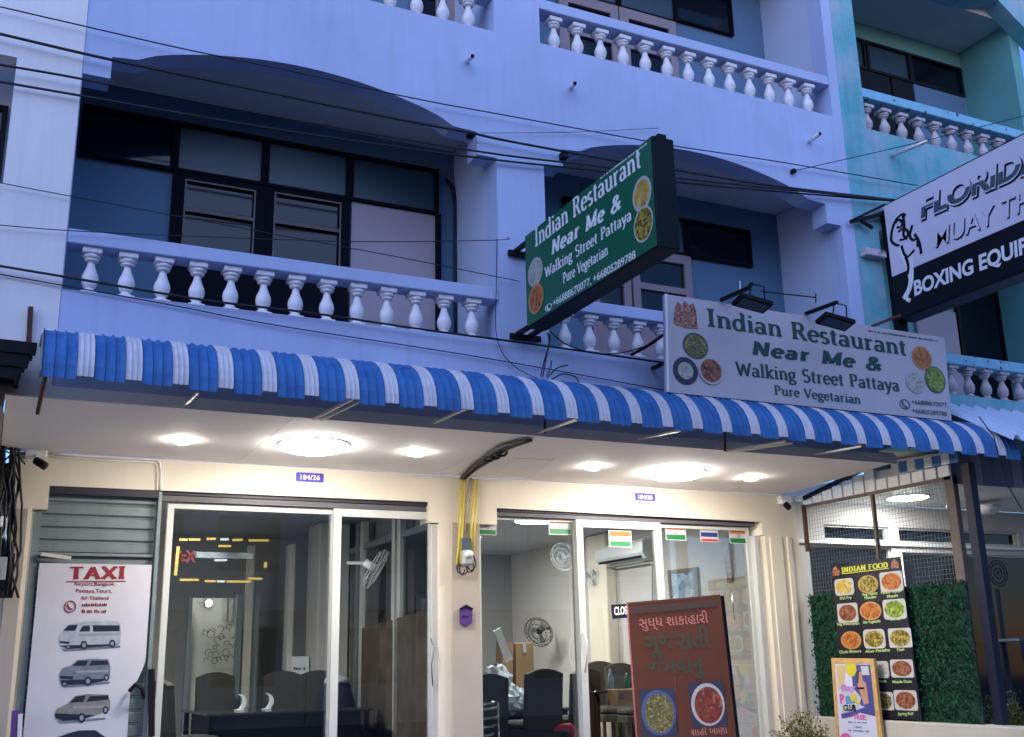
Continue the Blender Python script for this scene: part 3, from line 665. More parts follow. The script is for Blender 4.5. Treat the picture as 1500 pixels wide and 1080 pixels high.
# ================================================================== turquoise shophouse on the right
TH = thing('turquoise_shophouse', 'weathered turquoise shophouse on the right with peeling balcony rails', 'building', (10, 8, 0))
T1 = (8.33, 11.75)
def top2(x0, x1, z):
    k = [(x0, z)]; n = 14
    for i in range(n+1): t = i/n; k.append((x0+(x1-x0)*t, z+.55*math.sin(math.pi*t)**.8))
    return k+[(x1, z)]
tr_a = PY(1462, 0, 8.0); tr_b = PY(1500, 40, 8.0)
g = G(); g.poly(xz(8.22), [(7.982, 3.625), (8.9, 3.625), (8.9, 3.462), (13.5, 3.462), (13.5, 11.6), (7.982, 11.6)], 0, .219,
    [[(T1[0], 7.23)]+[(T1[0], 9.2), (9.2, 9.46), (10.2, 9.40), (tr_a.x, tr_a.z), (tr_b.x, tr_b.z), (11.75, tr_b.z-.35)]+[(11.75, 7.23)], [(T1[0], 4.255), (T1[0], 6.0), (9.0, 6.35), (11.0, 6.35), (T1[1], 6.0), (T1[1], 4.255)]])
g.obj('facade_wall', M['turq'], TH)
for k, zc in ((0, 6.45), (1, 9.46)):
    z = UP2*k
    G().box(8.2, 12, 8.225, 9.4, 3.63+z, 3.98+z).obj('balcony_floor', M['ceil'], TH)
    G().box(8.0+.34, 11.74, 8.225, 9.2, zc-.0, zc+.1).obj('balcony_ceiling', M['ceil'], TH)
    G().box(11.24, 11.4, 8.222, 9.3, 3.985+z, zc-.003).obj('side_wall', M['turqin'], TH)
    G().box(8.2, 11.8, 9.0, 9.15, 3.985+z, zc+.1).obj('back_wall', M['turqin'], TH)
    G().bbox(T1[0]+.002, T1[1]-.002, 8.005, 8.2, 4.60+z, 4.715+z, .006).obj('balcony_rail', M['turqrail'], TH)
for z in (4.257, 7.232):
    for i in range(13): inst('baluster', BALO, TH, (8.45+.262*i, 8.10, z), scale=(1, 1, .955))
TW = FACE(8.995)
tx = [TW.uv(*p)[0] for p in ((1254, 90), (1332, 110), (1408, 130))]; zb = TW.uv(1330, 112)[1]; zt = TW.uv(1335, 84)[1]
for a, b in ((tx[0]-.6, tx[0]+.14), (tx[0]+.16, tx[1]-.002), (tx[1], tx[2])):
    window(TH, TW, a, b, zt-.42, zt+.02, M['black'], M['bluepane'] if b < tx[2]-.1 else M['darkpane'], .035, .05)
for a, b in ((tx[0]-.3, tx[1]-.4), (tx[1]-.38, tx[1]-.002), (tx[1], tx[2])):
    G().box(a+.01, b-.01, 8.955, 8.998, 7.02, zt-.43).obj('door_leaf', M['black'] if b < tx[2] else M['back'], TH)
window(TH, TW, TW.uv(1395, 440)[0], TW.uv(1462, 440)[0], 4.0, TW.uv(1400, 440)[1]+.2, M['black'], M['darkpane'], .05, .05)
G().box(TW.uv(1335, 440)[0], TW.uv(1393, 440)[0], 8.955, 8.998, 4.0, TW.uv(1350, 452)[1]).obj('door_leaf', M['panel'], TH)
G().tube([PY(1305, 229, 8.0), PY(1358, 207, 7.6)], .022, 8).obj('spout_pipe', M['steel'], TH)
G().bbox(8.02, 8.3, 7.9, 7.999, PY(1275, 372, 8).z-.06, PY(1275, 372, 8).z+.02, .006).obj('broken_ledge', M['oldbal'], TH)
# right neighbour's ground floor behind the wire panel
G().poly(top, [(8.84, 8.225), (14.5, 8.225), (14.5, 10.6), (8.84, 10.6)], 3.47, 3.55).obj('soffit_slab', M['sheetwhite'], TH)
NW = FACE(10.6)
nz = lambda px, py: NW.uv(px, py)
w1 = [nz(1207, 768), nz(1303, 790)]; w2 = [nz(1316, 773), nz(1494, 800)]
holes = []
zA, zB = nz(1255, 770)[1], nz(1255, 792)[1]
xA0, xA1 = nz(1207, 770)[0], nz(1302, 780)[0]; xB0, xB1 = nz(1317, 785)[0], nz(1494, 800)[0]
zC = nz(1255, 800)[1]
g = G(); g.poly(xz(10.75), [(8.75, .441), (14.5, .441), (14.5, 3.466), (8.75, 3.466)], 0, .15, [[(xA0, zB), (xA1, zB), (xA1, zA), (xA0, zA)], [(xB0, zB), (xB1, zB), (xB1, zA), (xB0, zA)], [(xA0-.28, .45), (xA1+.02, .45), (xA1+.02, zC), (xA0-.28, zC)], [(xB0+.02, .45), (xB1+.3, .45), (xB1+.3, zC-.06), (xB0+.02, zC-.06)]])
g.obj('shop_wall', M['roomwall'], TH)
for (a, b, c, d) in ((xA0, xA1, zB, zA), (xB0, xB1, zB, zA), (xA0-.28, xA1+.02, .45, zC), (xB0+.02, xB1+.3, .45, zC-.06)):
    window(TH, FACE(10.70), a-.01, b+.01, c-.01, d+.01, M['frame'], M['darkpane'], .035, .06)
G().box(9.0, 14.5, 10.56, 10.598, zB-.055, zB-.015).obj('window_ledge', M['sheetwhite'], TH)

# ================================================================== wires, pipes on the facade
def px_tube(pts, Y, r, n=5):
    return G().tube([PY(x, y, Y) for x, y in pts], r, n)
def smooth(pts, k=6):
    """catmull-rom through pixel waypoints"""
    out = []; m = len(pts)
    for i in range(m-1):
        a = pts[max(i-1, 0)]; b = pts[i]; c = pts[i+1]; d = pts[min(i+2, m-1)]
        for s in range(k):
            t = s/k; out.append(tuple(.5*((2*b[q])+(-a[q]+c[q])*t+(2*a[q]-5*b[q]+4*c[q]-d[q])*t*t+(-a[q]+3*b[q]-3*c[q]+d[q])*t**3) for q in range(len(b))))
    return out+[pts[-1]]
CB = (
 ('thin black cable, topmost of the lines crossing the facade above the left arch', .006, 7.93, [(-60,-5),(0,10),(130,40),(270,72),(440,107),(600,143),(740,169),(936,205),(994,215),(1140,237),(1344,272)]),
 ('thick black cable touching the right corner of the left arch, second line from the top', .012, 7.92, [(-60,38),(0,50),(155,86),(400,137),(560,170),(690,195),(740,206),(898,235),(1000,251),(1130,272),(1310,293)]),
 ('black cable crossing the left arch as the middle line of three', .010, 7.91, [(-60,83),(0,95),(115,115),(400,170),(700,222),(870,243),(1000,262),(1310,294)]),
 ('black cable crossing just above the left transom windows, lowest of three', .010, 7.94, [(-60,109),(0,120),(110,139),(400,189),(690,230),(870,250),(1000,268),(1200,286),(1312,295)]),
 ('hair-thin cable sloping across the left balcony doors', .004, 7.95, [(-60,255),(0,268),(95,286),(250,315),(520,365),(600,380),(760,412)]),
 ('hair-thin cable running nearly level above the left balcony rail', .004, 7.95, [(-60,325),(0,330),(100,338),(250,345),(515,354),(725,352),(742,348)]),
 ('thick black cable crossing the feet of the left balusters', .010, 7.93, [(-60,380),(0,390),(90,405),(300,440),(450,458),(620,483),(770,503),(975,532)]),
 ('thin cable sagging along the wall just above the striped awning', .005, 7.97, [(-60,390),(0,402),(90,418),(250,447),(400,476),(620,510),(770,535),(980,573)]),
 ('thin cable dropping beside the green sign down to the awning', .004, 7.96, [(728,350),(727,420),(726,480),(735,515),(758,540),(790,556)]),
 ('faint thin cable rising from the left arch corner to the top of the green sign', .003, 7.96, [(705,195),(830,194),(965,188)]),
)
for lb, r, Y, pts in CB: tag(px_tube(smooth(pts), Y, r).obj('overhead_cable', M['rubber']), lb, 'cable', 'cables strung across the shophouse fronts')
tag(G().tube([PY(x, y, Y) for x, y, Y in smooth([(1165,250,7.97),(1210,240,7.9),(1340,210,7.7),(1500,170,7.3)])], .005, 5).obj('stay_wire', M['rubber']), 'thin wire tied to the blue wall and rising over the turquoise rail', 'wire')
t = thing('wall_bracket', 'small black hook bolted to the left arch corner holding the cables', 'bracket', (3.55, 7.95, 6.15)); p = PY(690, 198, 7.95)
G().bbox(p.x-.03, p.x+.03, 7.92, 7.999, p.z-.022, p.z+.022, .006).obj('clamp', M['black'], t)
t = thing('wall_bracket', 'small black bracket at the left corner of the arch behind the green sign', 'bracket', (4.45, 7.95, 6.1)); p = PY(826, 226, 7.95)
G().bbox(p.x-.03, p.x+.035, 7.92, 7.999, p.z-.045, p.z+.02, .006).obj('clamp', M['black'], t)
t = thing('wall_bracket', 'small dark insulator on the blue wall where a wire is tied', 'bracket', (7.35, 7.9, 6.5)); p = PY(1164, 250, 7.95)
G().bbox(p.x-.022, p.x+.022, 7.94, 7.999, p.z-.022, p.z+.022, .006).obj('clamp', M['black'], t)
for px, py, dx, dy in ((684,90,8,-8),(837,128,5,-6),(1185,208,16,-12)):
    A = PY(px, py, 8.0); B = PY(px+dx, py+dy, 7.80)
    g = G(); g.tube([A, B], .022, 10); g.obj('drain_spout', M['bal'], BH)
    G().tube([B, B+(B-A).normalized()*.004], .018, 10).obj('spout_mouth', M['black'], BH)
# loose twigs and wires by the awning
t = thing('loose_wires', 'loose dark wires and twigs sticking up from the awning below the green sign', 'wires', (4.1, 7.8, 3.9)); g = G()
for pts in (((792,552),(797,530),(804,505),(803,490)), ((800,552),(806,540),(808,528)), ((802,554),(815,540),(832,535)), ((808,556),(825,548),(842,552),(848,560)), ((795,553),(800,525),(806,495),(800,488)), ((806,486),(830,505),(870,517),(910,517),(950,505),(975,490))):
    g.tube([PY(x, y, 7.85) for x, y in smooth(list(pts), 4)], .006, 5)
g.obj('wires', M['rubber'], t)
G().tube([PY(925, 520, 7.85), PY(950, 506, 7.85), PY(976, 488, 7.8)], .016, 6).obj('bracket_arm', M['black'], t)

# ================================================================== green box sign
SX = 3.905
GS = thing('green_box_sign', 'green box sign with white lettering jutting out from the blue facade', 'sign', (SX, 6.7, 4.3))
y1, y0, zt, zb = 7.75, 5.72, 5.145, 4.305
cap = PY(993, 300, y0).x
G().bbox(SX+.002, cap, y0, y1, zb, zt, .006).obj('sign_box', M['greenedge'], GS)
SG = SIDE(SX)
G().poly(lambda x, y, h: SG.pt(x, y, h), [(-y1+.02, zb+.015), (-y0-.015, zb+.015), (-y0-.015, zt-.015), (-y1+.02, zt-.015)], -.001, .004).obj('sign_face', M['green'], GS)
h = .0055
seriftext(SG, 'Indian Restaurant', (784,363), (941,243.5), (784,337.5), M['ink'], GS, h=h, hi=.15, lo=.065)
seriftext(SG, 'Near Me &', (808.5,374), (912,304), (809,354), M['ink'], GS, hi=.19, lo=.11, slant=.16, h=h, track=.05)
seriftext(SG, 'Walking Street Pattaya', (799,408), (926.5,322), (799,392.5), M['ink'], GS, h=h, hi=.15, lo=.065)
seriftext(SG, 'Pure Vegetarian', (825.5,416), (892,373), (825.5,401), M['ink'], GS, h=h, hi=.15, lo=.065)
sanstext(SG, '+66888670077, +66805289788', (811,449.5), (932,378), (811,439), M['ink'], GS, h=h, bold=.012)
def dashline(pl, p0, p1, hgt, n, m, parent, h=.005, seed=1):
    """a line of print too small to read"""
    a = Vector(pl.uv(*p0)); b = Vector(pl.uv(*p1)); g = G(); rr = random.Random(seed); e = (b-a)/n
    for i in range(n):
        if rr.random() < .12: continue
        q = a+e*i; w_ = e*rr.uniform(.5, .85); hh = hgt*rr.uniform(.7, 1.1)
        g.add([pl.pt(q.x, q.y, h), pl.pt(q.x+w_.x, q.y+w_.y, h), pl.pt(q.x+w_.x, q.y+w_.y+hh, h), pl.pt(q.x, q.y+hh, h)], [(0,1,2,3)])
    o = g.obj('small_print', m, parent); o['kind'] = 'stuff'; return o
dashline(SG, (880,263), (949,211.5), .014, 44, M['ink'], GS, h=h)
def phone_icon(pl, c, r, m, parent, h):
    o = pl.uv(*c); e = ell(pl, c, r, r, 20); a = abs(e[0][0]-o[0]); g = G()
    g.poly(lambda x, y, hh: pl.pt(x, y, hh), e, h, h+.001, [[(o[0]+(x-o[0])*.82, o[1]+(y-o[1])*.82) for x, y in e]])
    strip(g, pl, lambda x, y: (o[0]+x*a, o[1]+y*a), [(-.35,.45),(-.42,.2),(-.2,-.2),(.15,-.45),(.42,-.38)], .3, .3, h+.0012)
    return g.obj('phone_symbol', m, parent)
phone_icon(SG, (804.5,450.5), 5, M['ink'], GS, h)
def dish(pl, c, rx, ry, rim, food, parent, h, k=.84, sq=None, tilt=0):
    F = lambda x, y, hh: pl.pt(x, y, hh); o = pl.uv(*c)
    e = rrect(pl, c, rx, ry, sq, tilt=tilt) if sq else ell(pl, c, rx, ry)
    d = G().poly(F, e, h, h+.0012).obj('dish_print', rim, parent)
    e2 = ell(pl, c, rx, ry) if sq else e
    G().poly(F, [(o[0]+(x-o[0])*k, o[1]+(y-o[1])*k) for x, y in e2], h+.0008, h+.002).obj('food_print', food, d)
    return d
FD = {
 'mix': foodmat('green_and_gold_curry_print', ['#c8a020', '#7d8a1e', '#e8d060', '#3e4a18', '#b06a20'], 45),
 'dal': foodmat('yellow_dal_print', ['#f0d040', '#e8b020', '#fff0a0', '#c89020'], 25),
 'rice': foodmat('white_rice_print', ['#d8d4cc', '#ece8e0', '#b8b4a4', '#e4dccc'], 40),
 'orange': foodmat('orange_curry_print', ['#d87028', '#f09838', '#a84018', '#e8b060'], 40),
 'brown': foodmat('brown_curry_print', ['#7a3a24', '#a85a38', '#c88868', '#4a2018'], 45),
 'greenf': foodmat('green_salad_print', ['#a8c828', '#5a8a20', '#d0e050', '#3a5a18'], 40),
 'veg': foodmat('vegetable_bowl_print', ['#6a6a28', '#9a8a48', '#4a5a20', '#c8b880', '#3a3a18'], 55),
 'red': foodmat('red_curry_print', ['#8a2018', '#b04030', '#6a1410', '#c88060'], 40),
 'deity': foodmat('coloured_figure_print', ['#c86a40', '#e0b0a0', '#7a3a60', '#d89040', '#a02828', '#e8c890'], 60),
}
RIM = mat('white_plate_print', (.46,.45,.44), .5, var=0); RIMG = mat('green_plate_print', (.05,.10,.05), .5, var=0); RIMB = mat('blue_bowl_print', (.02,.025,.06), .5, var=0); RIMO = mat('orange_plate_print', (.45,.24,.08), .5, var=0)
dish(SG, (941.3,284.7), 14.5, 26, RIM, FD['dal'], GS, h, .8); dish(SG, (944,328.5), 15, 27, RIM, FD['mix'], GS, h+.003, .88)
dish(SG, (785,399), 11, 21, RIM, FD['rice'], GS, h, .85); dish(SG, (786.5,438), 11.5, 22, RIMO, FD['orange'], GS, h+.003, .82)
# brackets
for zz, py in ((5.1, 350), (4.33, 490)):
    for xx in (SX+.03, cap-.03): G().obb((xx, 7.74, zz), (xx, 7.995, zz), .035, .035).obj('bracket_bar', M['black'], GS)
    G().obb((SX-.05, 7.97, zz-.03), (cap+.06, 7.97, zz-.03), .03, .05).obj('wall_plate', M['black'], GS)
G().bbox(PY(966, 190, y0).x, PY(978, 190, y0).x, y0+.02, y0+.1, zt, zt+.04, .004).obj('lug', M['black'], GS)

# ================================================================== white restaurant sign above the awning
WY = 7.50
WS = thing('white_restaurant_sign', 'wide greyish white restaurant sign with green letters standing above the awning', 'sign', (6.8, WY, 3.8))
WP = Pl((0, WY, 0))
c4 = WP.q((978,574.5), (1394,616.5), (1383.5,495), (975,431))
F_ = lambda x, y, h: WP.pt(x, y, h)
G().poly(F_, c4, -.05, 0).obj('sign_board', M['signwhite'], WS)
def inset(c, a, b):
    return c
G().obb(WP.pt(*c4[3], 0), WP.pt(*c4[0], 0), .02, .02, (0,1,0)).obj('edge_trim', M['ink'], WS)
G().obb(WP.pt(*c4[0], -.02)-Vector((0,0,.02)), WP.pt(*c4[1], -.02)-Vector((0,0,.02)), .06, .03).obj('edge_trim', M['darkblue'], WS)
h = .004
seriftext(WP, 'Indian Restaurant', (1035,477.5), (1329,521), (1035,453), M['greenink'], WS, h=h, hi=.15, lo=.065)
seriftext(WP, 'Near Me &', (1101,519), (1294,543.5), (1103,501), M['flaggreen'] if 0 else M['greenink'], WS, hi=.20, lo=.12, slant=.15, h=h, track=.06)
seriftext(WP, 'Walking Street Pattaya', (1078,549.5), (1318,573.5), (1078,531), M['greenink'], WS, h=h, hi=.15, lo=.065)
seriftext(WP, 'Pure Vegetarian', (1134,578), (1261,592), (1134,565), M['greenink'], WS, h=h, hi=.15, lo=.065)
sanstext(WP, '+66888670077,', (1335,592), (1389,597), (1335,585.5), M['greenink'], WS, h=h, bold=.008)
sanstext(WP, '+66805289788', (1336,605), (1387,610), (1336,598.5), M['greenink'], WS, h=h, bold=.008)
dashline(WP, (1272,486), (1374,501), .016, 48, M['greenink'], WS, h=h)
phone_icon(WP, (1325,592.5), 7.5, M['slate'], WS, h)
em = WP.q((986,474),(988,452),(992,442),(998,447),(1003,441),(1009,448),(1015,444),(1019,455),(1022,482),(1004,481))
G().poly(F_, em, h, h+.001).obj('emblem_print', FD['deity'], WS)
dish(WP, (1018.5,507), 18.5, 19, RIMG, FD['veg'], WS, h, .86); dish(WP, (1003.5,543.5), 18, 20, RIMB, FD['rice'], WS, h+.003, .62); dish(WP, (1040.5,543.5), 18, 20, RIM, FD['brown'], WS, h+.006, .84)
dish(WP, (1350,524.5), 14.5, 17, RIMO, FD['orange'], WS, h, .85); dish(WP, (1340,560), 13, 16, RIM, FD['rice'], WS, h+.003, .9); dish(WP, (1369,556.5), 14.5, 19, RIMG, FD['greenf'], WS, h+.006, .9)
# supports behind the board
for px in (1000, 1190, 1370): p = WP.pt(*WP.uv(px, 520), -.06); G().obb(p, (p.x, 7.99, p.z), .03, .03).obj('support_bar', M['black'], WS)
def spot(label, arm0, arm1, head, seed):
    t = thing('sign_floodlight', label, 'floodlight', tuple(PY(*arm0, 7.55)), 'unlit floodlights leaning over the white sign')
    A = PY(*arm0, 7.5); B = PY(*arm1, 7.15); G().obb(A, B, .03, .03).obj('arm', M['black'], t)
    C = PY(*head, 7.05); D = C+Vector((.02, 0, .16)); G().obb(B, D, .028, .028).obj('arm_end', M['black'], t)
    G().tube([D, D+Vector((.14,0,-.01)), C+Vector((.15,0,0))], .007, 5).obj('yoke', M['black'], t)
    G().tube([D, C+Vector((-.02,0,.0))], .007, 5).obj('yoke', M['black'], t)
    G().obb(C+Vector((-.12,.04,.015)), C+Vector((.2,.02,-.03)), .16, .035, (0,.25,1)).obj('lamp_head', M['black'], t)
    G().obb(C+Vector((-.09,.04,-.006)), C+Vector((.17,.02,-.051)), .12, .004, (0,.25,1)).obj('lamp_glass', M['bluepane'], t)
spot('left one of the two black floodlights over the white restaurant sign', (1056,440), (1098,421), (1100,441), 1)
spot('right one of the two black floodlights over the white restaurant sign', (1180,460), (1226,443), (1222,468), 2)
t = thing('thin_rod_stand', 'thin pale rod and dark bar standing up behind the white restaurant sign', 'rod', (6.2, 7.9, 4.7))
G().tube([PY(1084, 446, 7.7), PY(1084, 412, 7.7)], .008, 6).obj('rod', M['steel'], t)
G().tube([PY(1115, 427, 7.7), PY(1195, 436, 7.7)], .006, 6).obj('cross_rod', M['black'], t)
G().tube([PY(1195, 430, 7.7), PY(1195, 444, 7.7)], .006, 6).obj('cross_rod', M['black'], t)

# ================================================================== white and black boxing sign
FX = 8.33; FP = SIDE(FX)
FS = thing('boxing_equipment_sign', 'white and black boxing equipment box sign jutting out from the turquoise wall', 'sign', (FX, 6, 5))
y1 = 7.9; y0 = 4.2; zt = 6.245; zm = 5.435; zb = 4.975
G().bbox(FX+.004, FX+.24, y0, y1, zb-.02, zt+.02, .008).obj('sign_box', M['florblack'], FS)
G().box(FX-.001, FX+.0035, y0+.01, y1-.01, zm+.003, zt).obj('sign_face', M['florwhite'], FS)
G().box(FX-.001, FX+.0035, y0+.01, y1-.01, zb, zm).obj('sign_face', M['florblack'], FS)
h = .004
sanstext(FP, 'FLORIDA', (1350.3,323.5), (1499,259), (1350.3,291), M['florblack'], FS, bold=.05, slant=.22, h=h, ref='FLORID')
sanstext(FP, 'FLORIDA', (1348.3,321.3), (1496,257.5), (1348,288.5), M['florwhite'], FS, bold=.045, slant=.22, h=h+.001, ref='FLORID')
sanstext(FP, 'FLORIDA', (1349.6,319.6), (1494.8,256.4), (1349.3,289.5), M['slate'], FS, bold=.03, slant=.22, h=h+.002, ref='FLORID', clip=.36)
sanstext(FP, 'MUAY THAI', (1371.5,364.5), (1512,307), (1371,338), M['florblack'], FS, bold=.004, slant=.2, h=h, ref='MUAY TH')
sanstext(FP, 'MUAY THAI', (1370,362.5), (1510.5,304.8), (1369,336), M['florwhite'], FS, bold=.002, slant=.2, h=h+.001, ref='MUAY TH')
sanstext(FP, 'BOXING EQUIPMENT', (1340,433), (1507,369), (1340,411.5), M['ink'], FS, bold=.035, slant=.08, h=h, ref='BOXING EQUIP')
# kick boxer line drawing
g = G()
def line(pts, w_=.028, hh=0.0):
    strip(g, FP, lambda x, y: (x, y), [FP.uv(*p) for p in smooth(pts, 3)], w_, w_*.6, h+.001+hh)
for i, pts in enumerate([[(1327,316),(1322,314),(1313,322),(1307,338),(1306,352),(1311,358),(1318,360)], [(1312,327),(1317,322),(1322,326),(1320,333),(1314,333)], [(1316,340),(1325,335),(1331,342),(1326,350),(1318,352)],
      [(1323,315),(1325,330),(1324,345),(1330,350)], [(1337,330),(1333,345),(1338,352),(1344,350),(1345,362)], [(1340,343),(1347,355),(1350,372)], [(1321,360),(1325,372),(1331,376),(1340,366)], [(1327,376),(1331,390),(1330,402)]]): line(pts, .036, i*1e-4)
g.obj('boxer_drawing', M['florblack'], FS)
g = G()
for i, pts in enumerate([[(1318,362),(1324,378),(1330,392),(1334,408),(1332,422),(1327,432),(1324,438)], [(1335,372),(1336,392),(1336,410),(1333,424),(1328,436),(1334,441)]]): line(pts, .05, i*1e-4)
g.obj('boxer_leg_drawing', M['ink'], FS)
for zz in (6.2, 5.0):
    G().obb((FX+.06, 7.9, zz), (FX+.06, 7.998, zz), .05, .05).obj('bracket_bar', M['black'], FS)
G().obb(PY(1246, 325, 7.93), PY(1300, 312, 7.93), .03, .04).obj('bracket_bar', M['black'], FS)
G().obb(PY(1248, 323, 7.93), PY(1296, 300, 7.93), .025, .025).obj('bracket_bar', M['black'], FS)
G().obb(PY(1262, 324, 7.93), PY(1278, 334, 7.93), .03, .03).obj('bracket_bar', M['black'], FS)
G().obb((FX+.1, 7.95, 4.1), (FX+.1, 7.95, 6.2), .12, .08, (0,1,0)).obj('support_post', M['black'], FS)
G().obb(PY(1278, 478, 7.7), PY(1318, 462, 7.7), .03, .03).obj('bracket_bar', M['rust'], FS)

# right neighbour: pale corrugated awning and dark lower awning
t = thing('pale_corrugated_awning', 'pale blue corrugated awning of the turquoise shophouse right of the white sign', 'awning', (10, 7.6, 4))
a = PY(1393, 586, 7.98).z
cor = G(); x = 8.77; i = 0
while x < 12.2:
    g = G(); vs = []
    for s_, (y, z) in enumerate(((7.99, 4.10), (7.05, 3.55))): vs += [(x, y, z), (x+.04, y, z+.05), (x+.08, y, z+.05), (x+.12, y, z), (x+.20, y, z)]
    fs = [(j, j+1, j+6, j+5) for j in range(4)]
    g.add(vs, [f[::-1] for f in fs]); g.add([(p[0], p[1], p[2]-.004) for p in vs], fs); g.obj('corrugated_sheet', M['pale'], t); x += .20
M['dullwhite'] = mat('dull_white_valance', (.24,.25,.33), .6)  # dulled white for every fourth valance strip
t = thing('dark_striped_awning', 'dark blue lower awning valance at the right border under the pale one', 'awning', (9, 7, 3.1))
x = 7.99
YV = 7.86
xa = PY(1393, 690, YV).x; x = xa; i = 0; zt_ = PY(1393, 664, YV).z; zb_ = PY(1393, 708, YV).z
while x < 11:
    G().bbox(x+.001, x+.149, YV, YV+.02, zb_, zt_+.04, .004).obj('valance_strip', M['darkstripe'] if 0 else (mat('dull_blue_valance', (.10,.12,.22), .6) if i == 0 else bpy.data.materials['dull_blue_valance'] if i % 4 != 2 else M['dullwhite']), t); x += .15; i += 1
# corrugated side sheets closing the gap between soffit and wire panel
t = thing('side_sheet_panel', 'row of white and blue corrugated sheets closing the gap under the awning end', 'panel', (8.8, 9, 3.35))
SP = SIDE(8.80)
def sp(px, py): return SP.uv(px, py)
n = 13
for i in range(n):
    ya = 10.15-(10.15-7.87)*i/n; yb = 10.15-(10.15-7.87)*(i+1)/n
    tt = (i+.5)/n; hi_ = 3.37+.28*min(1, tt*1.5) if i < 7 else 3.45
    G().bbox(8.79, 8.81, yb+.012, ya-.012, 3.335, hi_, .004).obj('corrugated_sheet', M['sheetwhite'], t)
G().box(8.80, 8.82, 7.87, 10.15, 3.30, 3.335).obj('bottom_rail', M['brownpost'], t)
G().obb((8.82, 10.15, 3.42), (8.82, 8.6, 3.70), .03, .05).obj('dark_rail', M['black'], t)
for i in range(8):
    ya = 8.62-.115*i
    G().bbox(8.74, 8.76, ya-.112, ya, 3.465-.003*i, 3.60-.003*i, .004).obj('striped_sheet', M['sheetwhite'] if i % 2 == 0 else M['awnblue'], t)
G().obb((8.73, 8.64, 3.60), (8.73, 7.9, 3.56), .02, .02).obj('stay_bar', M['steel'], t)

# ================================================================== taxi banner
TB = thing('taxi_banner', 'white taxi banner with printed cars hanging in front of the shutter', 'banner', (.8, 10.2, 1))
TP = Pl((0, 10.215, 0))
tl, tr, bl = TP.uv(57.7,825), TP.uv(222.8,822), TP.uv(32,1079)
h = .0065
F_ = lambda x, y, h: TP.pt(x, y, h)
# sheet with a gentle wave and a curled lower right edge
nx, nz_ = 26, 30; x0_, x1_, zt_, zb_ = tl[0], tr[0], tl[1], .55; g = G(); vs = []
for j in range(nz_+1):
    for i in range(nx+1):
        u, v = i/nx, j/nz_; z = zt_+(zb_-zt_)*v; xx = x0_+(x1_-x0_)*u
        cut = 0
        if v > .42: cut = .16*min(1, (v-.42)*7)**1.5*max(0, (u-.45)/.55)
        hh = .003+.0018*math.sin(u*9+v*3)*v + .25*cut*max(0, u-.6)
        vs.append(TP.pt(xx-cut*max(0, u-.3), z, hh))
k = nx+1; fs = [(j*k+i, (j+1)*k+i, (j+1)*k+i+1, j*k+i+1) for j in range(nz_) for i in range(nx)]
g.add(vs, fs, True); g.add([v+Vector((0,.002,0)) for v in vs], [f[::-1] for f in fs], True); g.obj('banner_sheet', M['banner'], TB)
h = .0068
seriftext(TP, 'TAXI', (99.5,848.5), (184,848), (99.5,831), M['redink'], TB, hi=.19, lo=.10, h=h)
G().poly(F_, TP.q((97,853.0),(184,852.4),(184,851),(97,851.6)), h, h+.0008).obj('underline', M['redink'], TB)
sanstext(TP, 'Airport,Bangkok,', (108,858), (169,858), (108,852.8), M['redink'], TB, bold=.01, h=h)
sanstext(TP, 'Pattaya,Tours,', (111,868.3), (164,868.3), (111,863), M['redink'], TB, bold=.01, h=h)
sanstext(TP, 'All Thailand', (118,878.5), (159,878.5), (118,873.5), M['redink'], TB, bold=.01, h=h)
dashline(TP, (120,888.5), (157,888.3), .026, 14, M['redink'], TB, h=h, seed=4); dashline(TP, (119.5,898), (156,898), .026, 14, M['redink'], TB, h=h, seed=5)
phone_icon(TP, (102.5,889), 9, M['redink'], TB, h)
cs = mat('silver_car_print', (.34,.37,.42), .45, var=.15, vscale=12); cg = mat('grey_car_print', (.14,.17,.21), .45, var=.2, vscale=12); cb = mat('bronze_car_print', (.20,.19,.18), .45, var=.2, vscale=12); cdk = mat('dark_car_glass_print', (.015,.02,.04), .4, var=0)
cw = mat('light_car_print', (.26,.27,.29), .4, var=0)
def car(name, body, parts, wheels, bm, ox, oy, s):
    """flat printed car; coordinates in zoomed photo pixels, ox/oy offset"""
    cv = lambda p: TP.uv(ox+p[0]/s, oy+p[1]/s)
    b = G().poly(F_, [cv(p) for p in body], h, h+.0008).obj(name, bm, TB)
    g = G()
    for q in parts: g.poly(F_, [cv(p) for p in q], h+.0009, h+.0014)
    g.obj('car_windows', cdk, b)
    xs_ = [p[0] for p in body]; ys_ = [p[1] for p in body]; xa, xb, ya, yb = min(xs_), max(xs_), min(ys_), max(ys_)
    low = [(x, y) for x, y in body if y > ya+(yb-ya)*.72]
    if len(low) > 2: G().poly(F_, [cv((x, y)) for x, y in low], h+.0005, h+.0010).obj('car_lower_shade', cdk, b)
    G().poly(F_, [cv((xa+12, yb+2)), cv((xb-4, yb-18)), cv((xb-6, yb-6)), cv((xa+30, yb+14))], h-.001, h-.0006).obj('car_shadow', cg, b)
    G().poly(F_, [cv((xa+(xb-xa)*.32, ya+(yb-ya)*.46)), cv((xb-8, ya+(yb-ya)*.42)), cv((xb-8, ya+(yb-ya)*.50)), cv((xa+(xb-xa)*.32, ya+(yb-ya)*.55))], h+.0005, h+.0011).obj('car_highlight', cw, b)
    g = G(); g2 = G()
    for cx, cy, rx, ry in wheels:
        g.poly(F_, [cv((cx+rx*math.cos(a*math.pi/8), cy+ry*math.sin(a*math.pi/8))) for a in range(16)], h+.0015, h+.002)
        g2.poly(F_, [cv((cx+rx*.55*math.cos(a*math.pi/5), cy+ry*.55*math.sin(a*math.pi/5))) for a in range(10)], h+.0021, h+.0026)
    g.obj('tyres', cdk, b); o = g2.obj('hubcaps', cw, b); o['kind'] = 'stuff'
    return b
